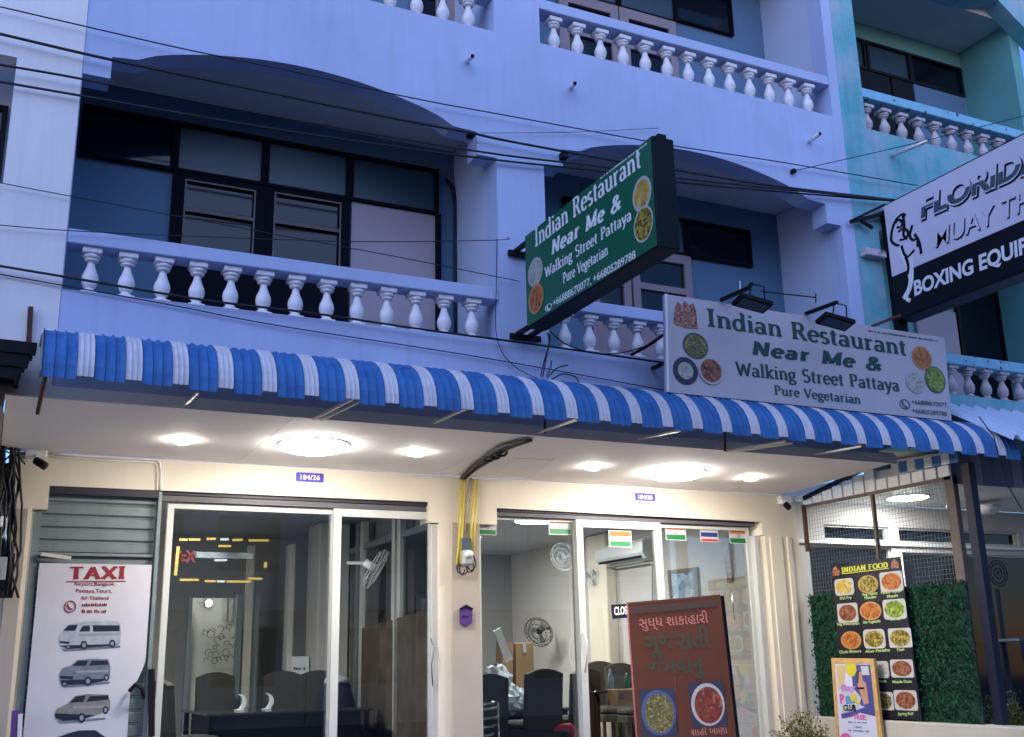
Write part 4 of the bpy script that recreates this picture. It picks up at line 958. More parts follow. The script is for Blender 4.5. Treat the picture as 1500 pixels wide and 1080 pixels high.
S = 3.725
car('van_print', [(322,555),(330,525),(352,495),(378,468),(410,455),(500,448),(640,448),(657,458),(660,520),(655,572),(600,582),(470,592),(370,598),(330,580)],
    [[(345,500),(372,470),(425,466),(410,500)], [(432,505),(450,474),(490,470),(490,503)], [(505,470),(652,470),(652,502),(508,505)], [(325,556),(380,560),(376,572),(330,568)]], [(458,578,19,24),(612,570,17,22),(372,588,14,10)], cs, 0, 790, S)
car('suv_print', [(325,735),(340,705),(385,690),(420,660),(500,652),(590,655),(603,700),(598,760),(560,775),(490,790),(340,795),(328,770)],
    [[(395,692),(425,664),(480,662),(470,690)], [(485,690),(500,664),(585,662),(595,685)], [(328,745),(400,748),(396,765),(332,762)]], [(480,775,20,26),(580,755,14,20),(352,790,18,12)], cg, 0, 790, S)
car('people_carrier_print', [(300,950),(310,925),(370,895),(410,855),(480,845),(590,848),(602,890),(600,935),(520,960),(440,985),(340,990),(302,975)],
    [[(378,893),(415,858),(470,852),(455,888)], [(470,888),(490,856),(590,852),(592,875)], [(300,955),(390,960),(385,978),(305,972)]], [(445,975,20,27),(575,932,16,22)], cb, 0, 790, S)
car('sedan_print', [(300,1085),(370,1060),(430,1043),(520,1042),(575,1080),(600,1100),(600,1180),(300,1180)], [[(390,1078),(440,1050),(515,1048),(555,1078)]], [(350,1175,20,20),(560,1170,18,20)], cdk, 0, 790, S)

# house number plates
for i, (c, txt, lb) in enumerate((((454,699.5), '184/26', 'small blue house number plate above the left glass front'), ((945,728.5), '184/25', 'small blue house number plate above the right glass front'))):
    pl = FACE(10.195); t = thing('house_number_plate', lb, 'number plate', tuple(pl.pt(*pl.uv(*c))), 'blue house number plates')
    rx, ry = (20, 6.5) if i == 0 else (14.5, 5.5)
    G().poly(lambda x, y, h: pl.pt(x, y, h), rrect(pl, c, rx, ry, .25), 0, .006).obj('plate', M['plate'], t)
    sanstext(pl, txt, (c[0]-rx*.72, c[1]+ry*.55-.6), (c[0]+rx*.72, c[1]+ry*.55+.6), (c[0]-rx*.72, c[1]-ry*.62), M['ink'], t, bold=.02, h=.008)
    if i: dashline(pl, (935,738), (955,739), .02, 6, M['redink'], t, h=.003)

# ---- cameras
def seccam(label, base, head, tip):
    t = thing('security_camera', label, 'security camera', tuple(base))
    base, head, tip = Vector(base), Vector(head), Vector(tip)
    G().bbox(base.x-.09, base.x+.09, base.y-.04, 10.199, base.z-.05, base.z+.05, .008).obj('mount_box', M['whiteplastic'], t)
    G().tube([base-Vector((0,.02,.04)), (base+head)/2, head], .016, 8).obj('arm', M['whiteplastic'], t)
    G().tube([head, head+(tip-head)*.75, tip], .036, 12).obj('camera_body', M['black'], t)
    G().tube([tip, tip+(tip-head).normalized()*.006], .022, 12).obj('lens', M['darkpane'], t)
seccam('white mounted camera at the upper left corner of the shop wall', PY(53, 663, 10.16), PY(53, 675, 10.05), PY(66, 683, 9.98))
seccam('small dome-like camera at the upper right corner above the cream pillar', PY(1150, 733, 10.16), PY(1151, 739, 10.05), PY(1156, 744, 10.0))
t = thing('wall_conduit', 'pair of thin pale conduits along the wall top bending down above the shutter', 'conduit', (.5, 10.18, 3.3))
G().tube([PY(x, y, 10.185) for x, y in ((68,664),(100,667),(160,671),(228,674),(234,678),(236,690),(235,718))], .009, 6).obj('pipe', M['soffit'], t)
G().tube([PY(x, y, 10.185) for x, y in ((68,669),(100,671),(160,675),(224,678),(230,683),(231,694),(230,718))], .007, 6).obj('pipe', M['soffit'], t)

# ---- pillar: yellow conduits, meter, charm, cable bundle on the soffit
t = thing('yellow_conduits', 'four yellow conduits running down the pillar between the two shops', 'conduit', (4.3, 10.15, 3))
for pts in ([(676,697),(672,800),(669,828)], [(681,698),(677,780),(674,826)], [(693,702),(691,770),(690,800)], [(699,702),(696,770),(693,815)]):
    G().tube([PY(x, y, 10.14) for x, y in pts], .013, 8).obj('pipe', M['yellow'], t)
G().tube([PY(x, y, 10.15) for x, y in ((690,700),(684,740),(680,780))], .014, 6).obj('bare_cable', M['creampil'], t)
t = thing('pillar_meter', 'grey glass electric meter under a dark plate on the middle pillar', 'meter', (4.35, 10.12, 2.7))
p = PY(683, 816, 10.12)
G().bbox(p.x-.055, p.x+.055, 10.06, 10.16, p.z-.09, p.z+.07, .02).obj('meter_case', M['greyplastic'], t)
G().lathe([(0,.03),(.02,.045),(.05,.042),(.07,.02)], 14, (p.x, 10.05, p.z-.01)).obj('meter_glass', M['whiteplastic'], t)
G().bbox(p.x-.05, p.x+.055, 10.11, 10.15, p.z+.075, p.z+.19, .004).obj('back_plate', M['slate'], t)
g = G()
for pts in ([(669,828),(671,838),(678,841),(681,834)], [(672,828),(676,842),(684,838),(683,830)], [(694,815),(697,828),(690,836),(685,830)], [(690,812),(694,834),(686,838),(684,832)]): g.tube([PY(x, y, 10.1) for x, y in smooth(pts, 4)], .007, 6)
g.obj('loop_wires', M['rubber'], t)
t = thing('purple_charm', 'small purple hanging charm on the middle pillar below the meter', 'ornament', (4.33, 10.14, 2.2)); pl = FACE(10.16)
G().poly(lambda x, y, h: pl.pt(x, y, h), pl.q((673,891),(681,886),(690,891),(690,913),(682,918),(673,913)), 0, .03).obj('pouch', M['purple'], t)
G().poly(lambda x, y, h: pl.pt(x, y, h), pl.q((671.5,892),(681,886),(691.5,892),(690,894),(681,890),(673,894)), .031, .04).obj('pouch_top', M['darkblue'], t)
dashline(pl, (676,905), (688,905.5), .02, 4, M['darkblue'], t, h=.034)
t = thing('soffit_cable_bundle', 'thick black cable bundle running under the soffit above the middle pillar', 'cable bundle', (4.3, 9.3, 3.4)); g = G(); rnd = random.Random(11)
pts0 = [(678,698),(690,686),(708,672),(725,660),(742,653),(778,644)]
for i in range(14):
    s = rnd.uniform(-1, 1); pts = []
    for j, (x, y) in enumerate(pts0): wd = (5, 6, 8, 9, 5, 1)[j]; pts.append(PZ(x+s*wd*.6, y+abs(s)*wd*.8, 3.44-rnd.random()*.02))
    g.tube(smooth([tuple(p) for p in pts], 3), rnd.uniform(.010, .018), 6)
for x, y in ((716,672), (726,668), (735,664)):
    c = PZ(x, y, 3.41); g.tube([c+Vector((.05*math.cos(a*.7), .05*math.sin(a*.7), -.02*math.sin(a*.7))) for a in range(10)], .012, 6)
g.obj('cables', M['rubber'], t)

# ---- flags stuck on the glass
def flag(cx, cy, rx, ry, kind, label, group, Y=10.28):
    pl = FACE(Y); t = thing('flag_sticker', label, 'flag sticker', tuple(pl.pt(*pl.uv(cx, cy))), group); F = lambda x, y, h: pl.pt(x, y, h)
    o = pl.uv(cx, cy); a = abs(pl.uv(cx+rx, cy)[0]-o[0]); b = abs(pl.uv(cx, cy-ry)[1]-o[1])
    bands = ((-1, -1/3, 'flaggreen'), (-1/3, 1/3, 'flagwhite'), (1/3, 1, 'orange')) if kind == 'i' else ((-1, -2/3, 'flagred'), (-2/3, -1/3, 'flagwhite'), (-1/3, 1/3, 'flagblue'), (1/3, 2/3, 'flagwhite'), (2/3, 1, 'flagred'))
    G().poly(F, [(o[0]-a*1.1, o[1]-b*1.1), (o[0]+a*1.1, o[1]-b*1.1), (o[0]+a*1.1, o[1]+b*1.1), (o[0]-a*1.1, o[1]+b*1.1)], 0, .001).obj('backing', M['flagwhite'], t)
    for s0, s1, m in bands: G().poly(F, [(o[0]-a, o[1]+b*s0), (o[0]+a, o[1]+b*s0), (o[0]+a, o[1]+b*s1), (o[0]-a, o[1]+b*s1)], .0012, .002).obj('stripe', M[m], t)
    if kind == 'i':
        e = [(o[0]+b*.25*math.cos(k*math.pi/8), o[1]+b*.25*math.sin(k*math.pi/8)) for k in range(16)]
        G().poly(F, e, .0022, .003, [[(o[0]+(x-o[0])*.7, o[1]+(y-o[1])*.7) for x, y in e]]).obj('wheel_emblem', M['flagblue'], t)
GRP = 'small flags stuck to the right shop window'
flag(714, 773, 12, 10, 'i', 'leftmost tricolour flag, half hidden by the pillar corner', GRP, 10.27); flag(820.5, 771, 15, 11.5, 'i', 'saffron white green flag on the left pane near the door frame', GRP, 10.33)
flag(908.5, 789.5, 15, 11, 'i', 'saffron white green flag on the door below the header, above the air conditioner', GRP, 10.262); flag(989.8, 780, 13.5, 10.5, 'i', 'saffron white green flag on the right pane beside the door', GRP, 10.33)
flag(1038.8, 783.5, 12, 9.5, 't', 'red white blue striped flag on the right pane', GRP, 10.33); flag(1082.5, 785.5, 13, 10, 'i', 'rightmost saffron white green flag by the frame corner', GRP, 10.33)

# ================================================================== interiors
# shell of both rooms, belongs to the blue shophouse
M['roomleft'] = mat('grey_left_room_wall', (.36,.355,.35), .8, var=.05)
G().box(.30, 4.30, 15.5, 15.6, .44, 3.36).obj('room_wall', M['roomleft'], BH)
G().box(.22, .30, 10.45, 15.6, .44, 3.3).obj('room_wall', M['roomleft'], BH)
G().box(.22, 8.3, 10.45, 17.2, 3.36, 3.42).obj('room_ceiling', M['roomceil'], BH)
G().box(4.30, 4.42, 10.45, 17.0, .44, 3.36).obj('room_wall', M['roomdark'], BH)
G().box(4.42, 8.3, 17.0, 17.1, .44, 3.36).obj('room_wall', M['roomdark'], BH)
G().box(8.15, 8.22, 10.45, 17.1, .44, 3.36).obj('room_wall', M['roomwall'], BH)
G().bbox(7.98, 8.148, 13.5, 14.05, .44, 3.35, .01).obj('wall_column', M['cream'], BH)
G().bbox(3.75, 4.15, 13.45, 14.0, .44, 3.35, .01).obj('wall_column', M['roomwall'], BH)
# back doorway of room one with a lit space behind it
c1 = PY(295, 880, 14.9); c2 = PY(370, 880, 14.9)
# glazed partition on the right side of room one
t = thing('glazed_partition', 'glazed partition with pale mullions along the right side of the left room', 'partition', (4.15, 12, .45))
PT = SIDE(4.15)
for y in (13.05, 12.85, 11.68, 11.50): G().bbox(4.11, 4.19, y-.05, y+.05, .45, 3.3, .005).obj('mullion', M['greyframe'] if y in (13.05,) else M['frame'], t)
G().bbox(4.12, 4.18, 10.5, 13.4, 2.95, 3.02, .004).obj('top_rail', M['greyframe'], t)
G().box(4.148, 4.152, 10.5, 13.4, .5, 2.95).obj('glass_pane', M['glass'], t)
t = thing('curtain', 'heavy brown curtain bunched behind the sliding glass of the left room', 'curtain', (4.25, 11.5, .45)); g = G(); vs = []; n = 60
for j, z in enumerate((.5, 2.12)):
    for i in range(n+1): yy = 10.6+2.2*i/n; vs.append((4.110+.026*math.sin(i*.75)+.010*math.sin(i*1.9), yy, z+(.1*(i/n) if j == 0 else -.12*(i/n))))
g.add(vs, [(i, i+1, n+2+i, n+1+i) for i in range(n)], True); g.obj('cloth', mat('brown_curtain_cloth', (.085,.065,.05), .9, var=.35, vscale=5, bump=.3, bscale=10), t)

def wallfan(label, c, facing, s=1.0, m='whiteplastic'):
    t = thing('wall_fan', label, 'fan', tuple(c)); c = Vector(c); f = Vector(facing).normalized(); u = f.cross(Vector((0,0,1))).normalized(); v = u.cross(f)
    g = G()
    for r, o in ((.22, 0), (.22, .05), (.15, .07), (.08, .075), (.18, -.03)):
        g.tube([c+f*o*s+(u*math.cos(a*math.pi/12)+v*math.sin(a*math.pi/12))*r*s for a in range(25)], .005*s, 5)
    for a in range(20):
        d = u*math.cos(a*math.pi/10)+v*math.sin(a*math.pi/10); g.tube([c+f*.07*s+d*.04*s, c+f*.05*s+d*.22*s, c+d*.22*s], .0025*s, 4)
    g.obj('cage', M[m], t); G().tube([c-f*.12*s, c+f*.02*s], .045*s, 10).obj('motor', M[m], t)
    g = G()
    for k in range(3):
        a = k*2.09; d = u*math.cos(a)+v*math.sin(a); e = u*math.cos(a+.7)+v*math.sin(a+.7); g.add([c+f*.02*s, c+f*.03*s+d*.19*s, c+f*.01*s+e*.18*s], [(0,1,2)])
        g.add([c+f*.02*s, c+f*.01*s+e*.18*s, c+f*.03*s+d*.19*s], [(0,1,2)])
    g.obj('blades', M['greyplastic'], t); G().obb(c-f*.1*s, c-f*.28*s-v*.1*s, .03*s, .03*s).obj('arm', M[m], t)
wallfan('pale wall fan seen through the left sliding door', PX(548, 832, 3.7), (.80, -.30, -.5), 1.0)
wallfan('pale wall fan partly behind the right sliding door frame', PX(826, 815, 7.4), (-.8, -.4, -.3), .9)
wallfan('dark wall fan on the far wall of the right room above the boxes', PX(790, 925, 7.75), (-.8, -.5, -.5), 1.05, 'black')
wallfan('small pale fan on the corner column beside the air conditioner', PX(868, 845, 7.95), (-1, -.2, -.2), .7)
# glowing dashes built in place of neon reflected in the left window
t = thing('neon_reflection', 'broken rectangle of glowing yellow and white dashes standing for neon reflected in the left window', 'neon reflection', (1.9, 11.4, 2.6))
NP = 11.5
K = 6.752
def seg(a, b, m, w_=.022): G().obb(PY(230+a[0]/K, 740+a[1]/K, NP), PY(230+b[0]/K, 740+b[1]/K, NP), .015, w_, (0,0,1)).obj('neon_reflection_dash', M[m], t)
for a, b, m in (((222,342),(300,344),'neon'), ((315,342),(428,342),'neon'), ((492,336),(580,334),'neon'), ((628,340),(708,338),'neonwhite'), ((745,346),(845,344),'neon'), ((908,350),(1105,350),'neon'), ((608,406),(730,406),'neon'), ((568,545),(692,545),'neonwhite'),
        ((225,740),(412,740),'neon'), ((475,752),(580,754),'neon'), ((595,755),(672,755),'neonwhite'), ((690,756),(925,758),'neon'), ((905,726),(1040,730),'neon')): seg(a, b, m)
G().obb(PY(230+210/K, 740+410/K, NP), PY(230+182/K, 740+695/K, NP), .03, .015, (0,1,0)).obj('neon_reflection_dash', M['neon'], t)
G().obb(PY(230+1076/K, 740+565/K, NP), PY(230+1070/K, 740+620/K, NP), .03, .015, (0,1,0)).obj('neon_reflection_dash', M['neon'], t)
g = G()
for (a, b) in (((175,500),(290,500)), ((300,450),(370,570)), ((370,450),(290,570)), ((175,545),(290,545)), ((230,450),(230,560))): g.obb(PY(230+a[0]/K, 740+a[1]/K, NP+.05), PY(230+b[0]/K, 740+b[1]/K, NP+.05), .02, .02, (0,1,0))
g.obj('red_mark', M['neonred'], t)
G().obb(PY(285, 813, NP+.1), PY(370, 815, NP+.1), .06, .06).obj('shelf_bar', M['greyframe'], t)
# inner door frames of the left room
t = thing('inner_glass_door', 'inner white framed glass door with ornament at the back of the left room', 'door', (2.2, 14, .45)); Yd = 14.2
def vbar(px, py0, Y, wd, m, par, z0=.45): p = PY(px, py0, Y); G().bbox(p.x-wd/2, p.x+wd/2, Y-.03, Y+.03, z0, p.z, .004).obj('stile', M[m], par)
for px, py0, wd, m in ((352,870,.08,'greyframe'), (368,800,.10,'roomwall'), (378,868,.05,'greyframe'), (279,875,.05,'greyframe')): vbar(px, py0, Yd, wd, m, t)
a = PY(282, 876, Yd+.5); b = PY(350, 876, Yd+.5)
G().box(a.x, b.x, Yd+.5, Yd+.52, .45, a.z).obj('lit_panel', mat('bright_passage_wall', (.62,.62,.56), .7), t)
a = PY(326, 877, Yd+.45); b = PY(333, 877, Yd+.45); G().box(a.x, b.x, Yd+.44, Yd+.46, PY(326, 910, Yd+.45).z, a.z).obj('curtain_strip', M['flagwhite'], t)
a = PY(337, 877, Yd+.45); b = PY(342, 877, Yd+.45); G().box(a.x, b.x, Yd+.44, Yd+.46, PY(326, 910, Yd+.45).z, a.z).obj('curtain_strip', M['flagwhite'], t)
g = G(); rnd = random.Random(5)
for i in range(26):
    c = PY(rnd.uniform(300, 350), rnd.uniform(915, 970), Yd+.2); q = rnd.uniform(.025, .05); g.tube([c+Vector((q*math.cos(a*.8), 0, q*math.sin(a*.8))) for a in range(rnd.randint(4, 9))], .004, 5)
g.obj('scroll_ornament', M['rust'], t)
t = thing('wall_lamp', 'small bright wall lamp glowing at the back of the left room', 'wall lamp', tuple(PY(306, 884, Yd))); c = PY(306, 884, Yd+.3)
G().lathe([(-.04,.01),(-.02,.035),(.02,.04),(.04,.012)], 12, tuple(c)).obj('bulb', M['spark'], t); G().box(c.x-.03, c.x+.03, Yd+.34, Yd+.5, c.z-.03, c.z+.03).obj('lamp_base', M['frame'], t)
# pale column and picture board in the left room
G().bbox(PY(425, 800, 13.8).x, PY(434, 800, 13.8).x, 13.8, 14.0, .44, PY(430, 797, 13.8).z, .01).obj('wall_column', M['roomwall'], BH)
t = thing('white_notice_box', 'white box standing at the back of the left room behind the chairs', 'box', (3.6, 14, 1.2)); a = PY(428, 962, 13.7); b = PY(453, 985, 13.7)
G().bbox(a.x, b.x, 13.7, 13.95, b.z-.15, a.z, .01).obj('case', M['whiteplastic'], t); dashline(FACE(13.69), (430,981), (448,981), .03, 5, M['slate'], t, h=.002)
# tables and chairs
def chair_proto():
    t = thing('dining_chair', 'x', 'chair', (0, 0, 0), 'dark brown high backed dining chairs')
    # back: softly padded panel with rounded top, y is towards the front of the seat
    g = G(); out = [(-.22, .40)]+[(-.22, .85)]+[(-.22+.44*i/10, .98+.055*math.sin(math.pi*i/10)) for i in range(11)]+[(.22, .85), (.22, .40)]
    g.poly(lambda x, y, h: (x, -.20-.10*(y-.4)-h, y), out, 0, .07); g.obj('backrest', M['chair'], t)
    G().bbox(-.23, .23, -.2, .26, .40, .49, .03).obj('seat', M['chair'], t)
    G().bbox(-.235, .235, -.205, .265, .31, .399, .01).obj('skirt', M['chair'], t)
    for sx in (-.2, .2):
        for sy_ in (-.17, .22): G().bbox(sx-.02, sx+.02, sy_-.02, sy_+.02, 0, .31, .004).obj('leg', M['chair'], t)
    return t
PC = chair_proto(); first = [True]
def chair(label, x, y, rz, s=1.0):
    o = PC if first[0] else copy_tree(PC); first[0] = False
    o.location = (x, y, .445); o.rotation_euler = (0, 0, rz); o.scale = (s, s, s); o['label'] = label
def at(px, py, Y): p = PY(px, py, Y); return p.x, p.y
chair('dark chair nearest the left window edge, seen from its side', *at(278, 1000, 11.6), R(-75), 1.0)
chair('dark chair behind the left table, between the side chair and the pale door', *at(326, 1000, 13.4), R(185), 1.05)
chair('dark chair at the right end of the left table nearest the white box', *at(417, 1000, 13.2), R(170), 1.05)
chair('dark chair half hidden behind the white sliding door stile', *at(466, 1000, 12.6), R(165), 1.05)
def table(label, x0, x1, y0, y1, z, tm, group='dark tables in the restaurant rooms', cloth=None):
    t = thing('dining_table', label, 'table', ((x0+x1)/2, (y0+y1)/2, .445), group)
    G().bbox(x0, x1, y0, y1, z-.03, z, .01).obj('tabletop', M[tm], t)
    for x in (x0+.06, x1-.06):
        for y in (y0+.06, y1-.06): G().bbox(x-.025, x+.025, y-.025, y+.025, .445, z-.03, .004).obj('leg', M['black'], t)
    if cloth: G().bbox(x0+.10, x1-.10, y0+.12, y1-.12, z-.60, z-.031, .005).obj('under_shelf', M[cloth], t)
    return t
p = PY(303, 1046, 11.5); table('dark glossy dining table with two white napkin holders in the left room', p.x, p.x+1.75, 11.5, 13.1, p.z, 'table', cloth='navy'); ztab = p.z
for px, lb in ((349, 'left white crescent napkin holder on the dark table'), (389, 'right white crescent napkin holder on the dark table')):
    c = PY(px, 1020, 12.0); c.z = ztab; t = thing('napkin_holder', lb, 'napkin holder', (c.x, 12.0, ztab), 'white crescent napkin holders')
    o = []; 
    for i in range(11): a = R(-75+150*i/10); o.append((.085*math.cos(a), .085+.085*math.sin(a)))
    for i in range(11): a = R(75-150*i/10); o.append((-.02+.085*math.cos(a)*.75, .09+.08*math.sin(a)))
    G().poly(lambda x, y, h, c=c: (c.x+x, 12.0-h, ztab+y), o, -.03, .03).obj('crescent', M['whiteplastic'], t)
    G().bbox(c.x-.03, c.x+.06, 11.96, 12.04, ztab, ztab+.012, .003).obj('foot', M['whiteplastic'], t)
t = thing('draped_bundle', 'dark bundle with pale cover standing behind the left sliding door', 'bundle', (3.6, 12, .45))
p = PY(505, 1010, 11.6); G().lathe([(0,.36),(.2,.33),(.6,.24),(.85,.17),(.95,.14)], 14, (p.x, 11.9, .445)).obj('cover', M['navy'], t); G().lathe([(.95,.15),(1.0,.13),(1.03,.06)], 14, (p.x, 11.9, .445)).obj('pale_top', M['bag'], t)
# right room
chair('large dark chair with its back to the window in the right room', *at(779, 1000, 11.3), R(0), 1.02)
chair('dark chair just left of the white sliding door stile in the right room', *at(835, 1000, 12.0), R(12), 1.0)
chair('dark chair half hidden behind the middle pillar in the right room', *at(706, 1000, 11.5), R(-8), .98)
chair('dark chair behind the cardboard box, left of the red banner', *at(893, 1000, 13.2), R(175), 1.08)
chair('dark chair at the back beside the red banner edge', *at(925, 1000, 12.9), R(178), 1.05)
p = PY(705, 1048, 12.4); table('dark table loaded with bags and boxes in the right room', p.x, p.x+1.3, 12.3, 13.1, p.z+.05, 'table', cloth='black'); zt2 = p.z+.05
t = thing('plastic_bags', 'crumpled clear plastic bags heaped on the loaded table', 'plastic bags', (p.x+.3, 12.6, zt2)); rnd = random.Random(8)
for k, (dx, r) in enumerate(((.0, .22), (.24, .21), (.46, .15), (.12, .19))):
    g = G(); vs = []; n, m = 14, 9
    for j in range(m+1):
        for i in range(n): th = math.pi*j/m; ph = 2*math.pi*i/n; rr = r*(1+rnd.uniform(-.28, .22)); vs.append((p.x+.12+dx+rr*math.sin(th)*math.cos(ph), 12.45+rr*.7*math.sin(th)*math.sin(ph), zt2+(.12, .12, .1, .36)[k]+rr*math.cos(th)*.9))
    g.add(vs, [(j*n+i, j*n+(i+1)%n, (j+1)*n+(i+1)%n, (j+1)*n+i) for j in range(m) for i in range(n)], False); g.obj('bag', M['bag'], t)
a = PY(755, 942, 12.7); b = PY(782, 975, 12.7); t = thing('cardboard_box', 'brown cardboard box standing upright on the loaded table', 'box', (a.x, 12.7, zt2), 'cardboard boxes in the right room')
G().bbox(a.x, b.x, 12.7, 12.95, zt2, a.z, .004).obj('carton', M['card'], t); G().box((a.x+b.x)/2-.025, (a.x+b.x)/2+.02, 12.694, 12.699, a.z-.12, a.z-.01).obj('label_strip', M['banner'], t)
t = thing('cardboard_box', 'open brown box with tilted flaps beside the upright box', 'box', (a.x-.15, 12.75, zt2), 'cardboard boxes in the right room')
G().obb((a.x-.14, 12.8, zt2), (a.x-.10, 12.8, a.z+.02), .15, .2, (0,1,0)).obj('carton', M['card'], t)
t = thing('white_tablet_board', 'white narrow board leaning up from the bags', 'board', (a.x-.3, 12.6, zt2)); G().obb(PY(746, 968, 12.5), PY(728, 922, 12.5), .10, .015, (0,1,0)).obj('board', M['whiteplastic'], t)
# second table with carton and bottles
p = PY(868, 1012, 11.4); table('dark table holding bottles and a carton beside the red banner', p.x, p.x+1.1, 11.35, 12.0, p.z, 'table'); zt3 = p.z
a = PY(892, 1010, 11.3); b = PY(930, 1032, 11.3); t = thing('cardboard_box', 'flat brown carton under the bottles beside the red banner', 'box', (a.x, 11.3, zt3-.2), 'cardboard boxes in the right room')
G().bbox(a.x, b.x+.15, 11.1, 11.34, b.z, a.z, .004).obj('carton', M['card'], t); dashline(FACE(11.095), (908,1019), (914,1019), .02, 2, M['stem'], t, h=.003); dashline(FACE(11.095), (906,1024), (914,1024), .02, 3, M['stem'], t, h=.003)
def bottle(label, c, m, lid, s=1):
    t = thing('bottle', label, 'bottle', tuple(c)); G().lathe([(0,.03*s),(.005,.034*s),(.13*s,.034*s),(.165*s,.026*s),(.19*s,.013*s),(.2*s,.012*s)], 14, tuple(c)).obj('bottle_body', M[m], t)
    G().lathe([(.2*s,.014*s),(.222*s,.014*s)], 12, tuple(c)).obj('cap', M[lid], t)
c = PY(895, 1009, 11.45); c.z = zt3; bottle('clear blue labelled water bottle on the table beside the red banner', c, 'bottleblue' if 0 else 'bag', 'whiteplastic', 1.05)
c = PY(919, 1009, 11.4); c.z = zt3; bottle('green bottle half hidden by the red banner', c, 'flaggreen', 'whiteplastic', .85)
t = thing('chrome_stools', 'stacked chrome tube stools behind the middle pillar', 'stools', (4.75, 11, .45)); g = G()
for i, (py, rx) in enumerate(((1030, 14), (1038, 18), (1052, 20), (1064, 14), (1076, 10))):
    c = PY(712, py, 11.0); g.tube([c+Vector((rx*.0075*math.cos(a*math.pi/12), .1*math.sin(a*math.pi/12), -.012*math.sin(a*math.pi/6))) for a in range(25)], .011, 6)
for dx in (-.12, .14): g.tube([PY(712, 1030, 11.0)+Vector((dx, 0, 0)), PY(712, 1030, 11.0)+Vector((dx*1.15, 0, -1.0))], .011, 6)
g.obj('tube_frame', M['chrome'], t)
t = thing('red_cloth', 'crumpled pinkish red cloth lying low beside the sliding door', 'cloth', tuple(PY(828, 1073, 11.0))); g = G(); g.tube([PY(x, y, 10.9) for x, y in ((812,1070),(822,1065),(834,1066),(842,1074),(844,1084))], .05, 8, rs=[.015,.035,.05,.05,.045]); g.obj('folds', M['flagred'], t)
# air conditioners
def aircon(label, X, y0, y1, zc, flip=1):
    t = thing('air_conditioner', label, 'air conditioner', (X, (y0+y1)/2, zc), 'wall air conditioners')
    g = G(); pr = [(0,.14),(.16,.14),(.20,.10),(.205,-.04),(.15,-.12),(0,-.14)]; vs = []
    for y in (y0, y1): vs += [(X-flip*a, y, zc+b) for a, b in pr]
    fs = [(i, (i+1)%6, 6+(i+1)%6, 6+i) for i in range(6)]+[tuple(range(5,-1,-1)), tuple(range(6,12))]
    if flip < 0: fs = [f[::-1] for f in fs]
    g.add(vs, fs); g.obj('casing', M['whiteplastic'], t)
    G().obb((X-flip*.175, y0+.08, zc-.085), (X-flip*.175, y1-.08, zc-.085), .015, .05, (flip*.6,0,1)).obj('air_slot', M['black'], t)
    G().obb((X-flip*.12, y0+.06, zc-.16), (X-flip*.12, y1-.06, zc-.16), .08, .008).obj('flap', M['greyplastic'], t)
q = PX(960, 795, 8.15); aircon('white wall air conditioner on the right wall seen through the door', 8.15, 12.45, 13.75, (PX(960, 795, 8.15).z+PX(940, 828, 8.15).z)/2+.05)
q = PX(745, 845, 4.43); aircon('distant air conditioner high on the left wall of the right room', 4.425, 13.2, 14.4, 2.75, -1)
G().tube([PX(962, 822, 8.12), PX(955, 826, 8.12), PX(956, 900, 8.12)], .012, 6).obj('drain_pipe', M['frame'], BH)
# picture, clock strip and closed sign
RW = SIDE(8.145)
t = thing('framed_picture', 'framed blue and white picture on the right wall above the red banner', 'picture', tuple(RW.pt(*RW.uv(1002, 855)))); F = lambda x, y, h: RW.pt(x, y, h)
o = RW.q((980,836),(1023,831),(1026,878),(984,884)); i_ = RW.q((984.5,841.5),(1018,837),(1021,876),(988,882))
G().poly(F, o, 0, .03, [i_]).obj('picture_frame', M['brownpost'], t); G().poly(F, i_, .005, .02).obj('picture_print', foodmat('blue_picture_print', ['#6f9cc4', '#b8d0e4', '#4a78a8', '#dfe8f0'], 9), t)
t = thing('hanging_scroll', 'narrow tilted decorative strip on the right wall', 'wall hanging', tuple(RW.pt(*RW.uv(1068, 825)))); G().poly(F, RW.q((1061,796),(1069,795),(1074,852),(1067,854)), 0, .02).obj('strip', FD['brown'], t)
t = thing('closed_sign', 'black sign with white CLOSED lettering partly behind the red banner', 'sign', tuple(PY(907, 895, 10.25))); CP = FACE(10.268); F = lambda x, y, h: CP.pt(x, y, h)
G().poly(F, CP.q((895,886),(931,884),(931,904),(897,907)), 0, .006).obj('board', M['darkblue'], t); sanstext(CP, 'CLOSED', (899.5,901), (918,899.5), (899.5,889.5), M['ink'], t, bold=.02, h=.008, ref='CLOS')
# room lights
lamp('room_light', 'bright round ceiling light inside the right room near the window', PZ(786, 763, 3.35), .28, M['lamproom'], 'whiteplastic', 'ceiling lights inside the rooms', 3.355)
lamp('room_light', 'ceiling light farther back in the right room', (6.2, 14.6), .28, M['lamproom'], 'whiteplastic', 'ceiling lights inside the rooms', 3.355)
lamp('room_light', 'unseen ceiling light added to brighten the left room', (1.5, 11.1), .22, M['lampfill'], 'whiteplastic', 'ceiling lights inside the rooms', 3.355)  # lamp kept out of sight, added only to brighten this room

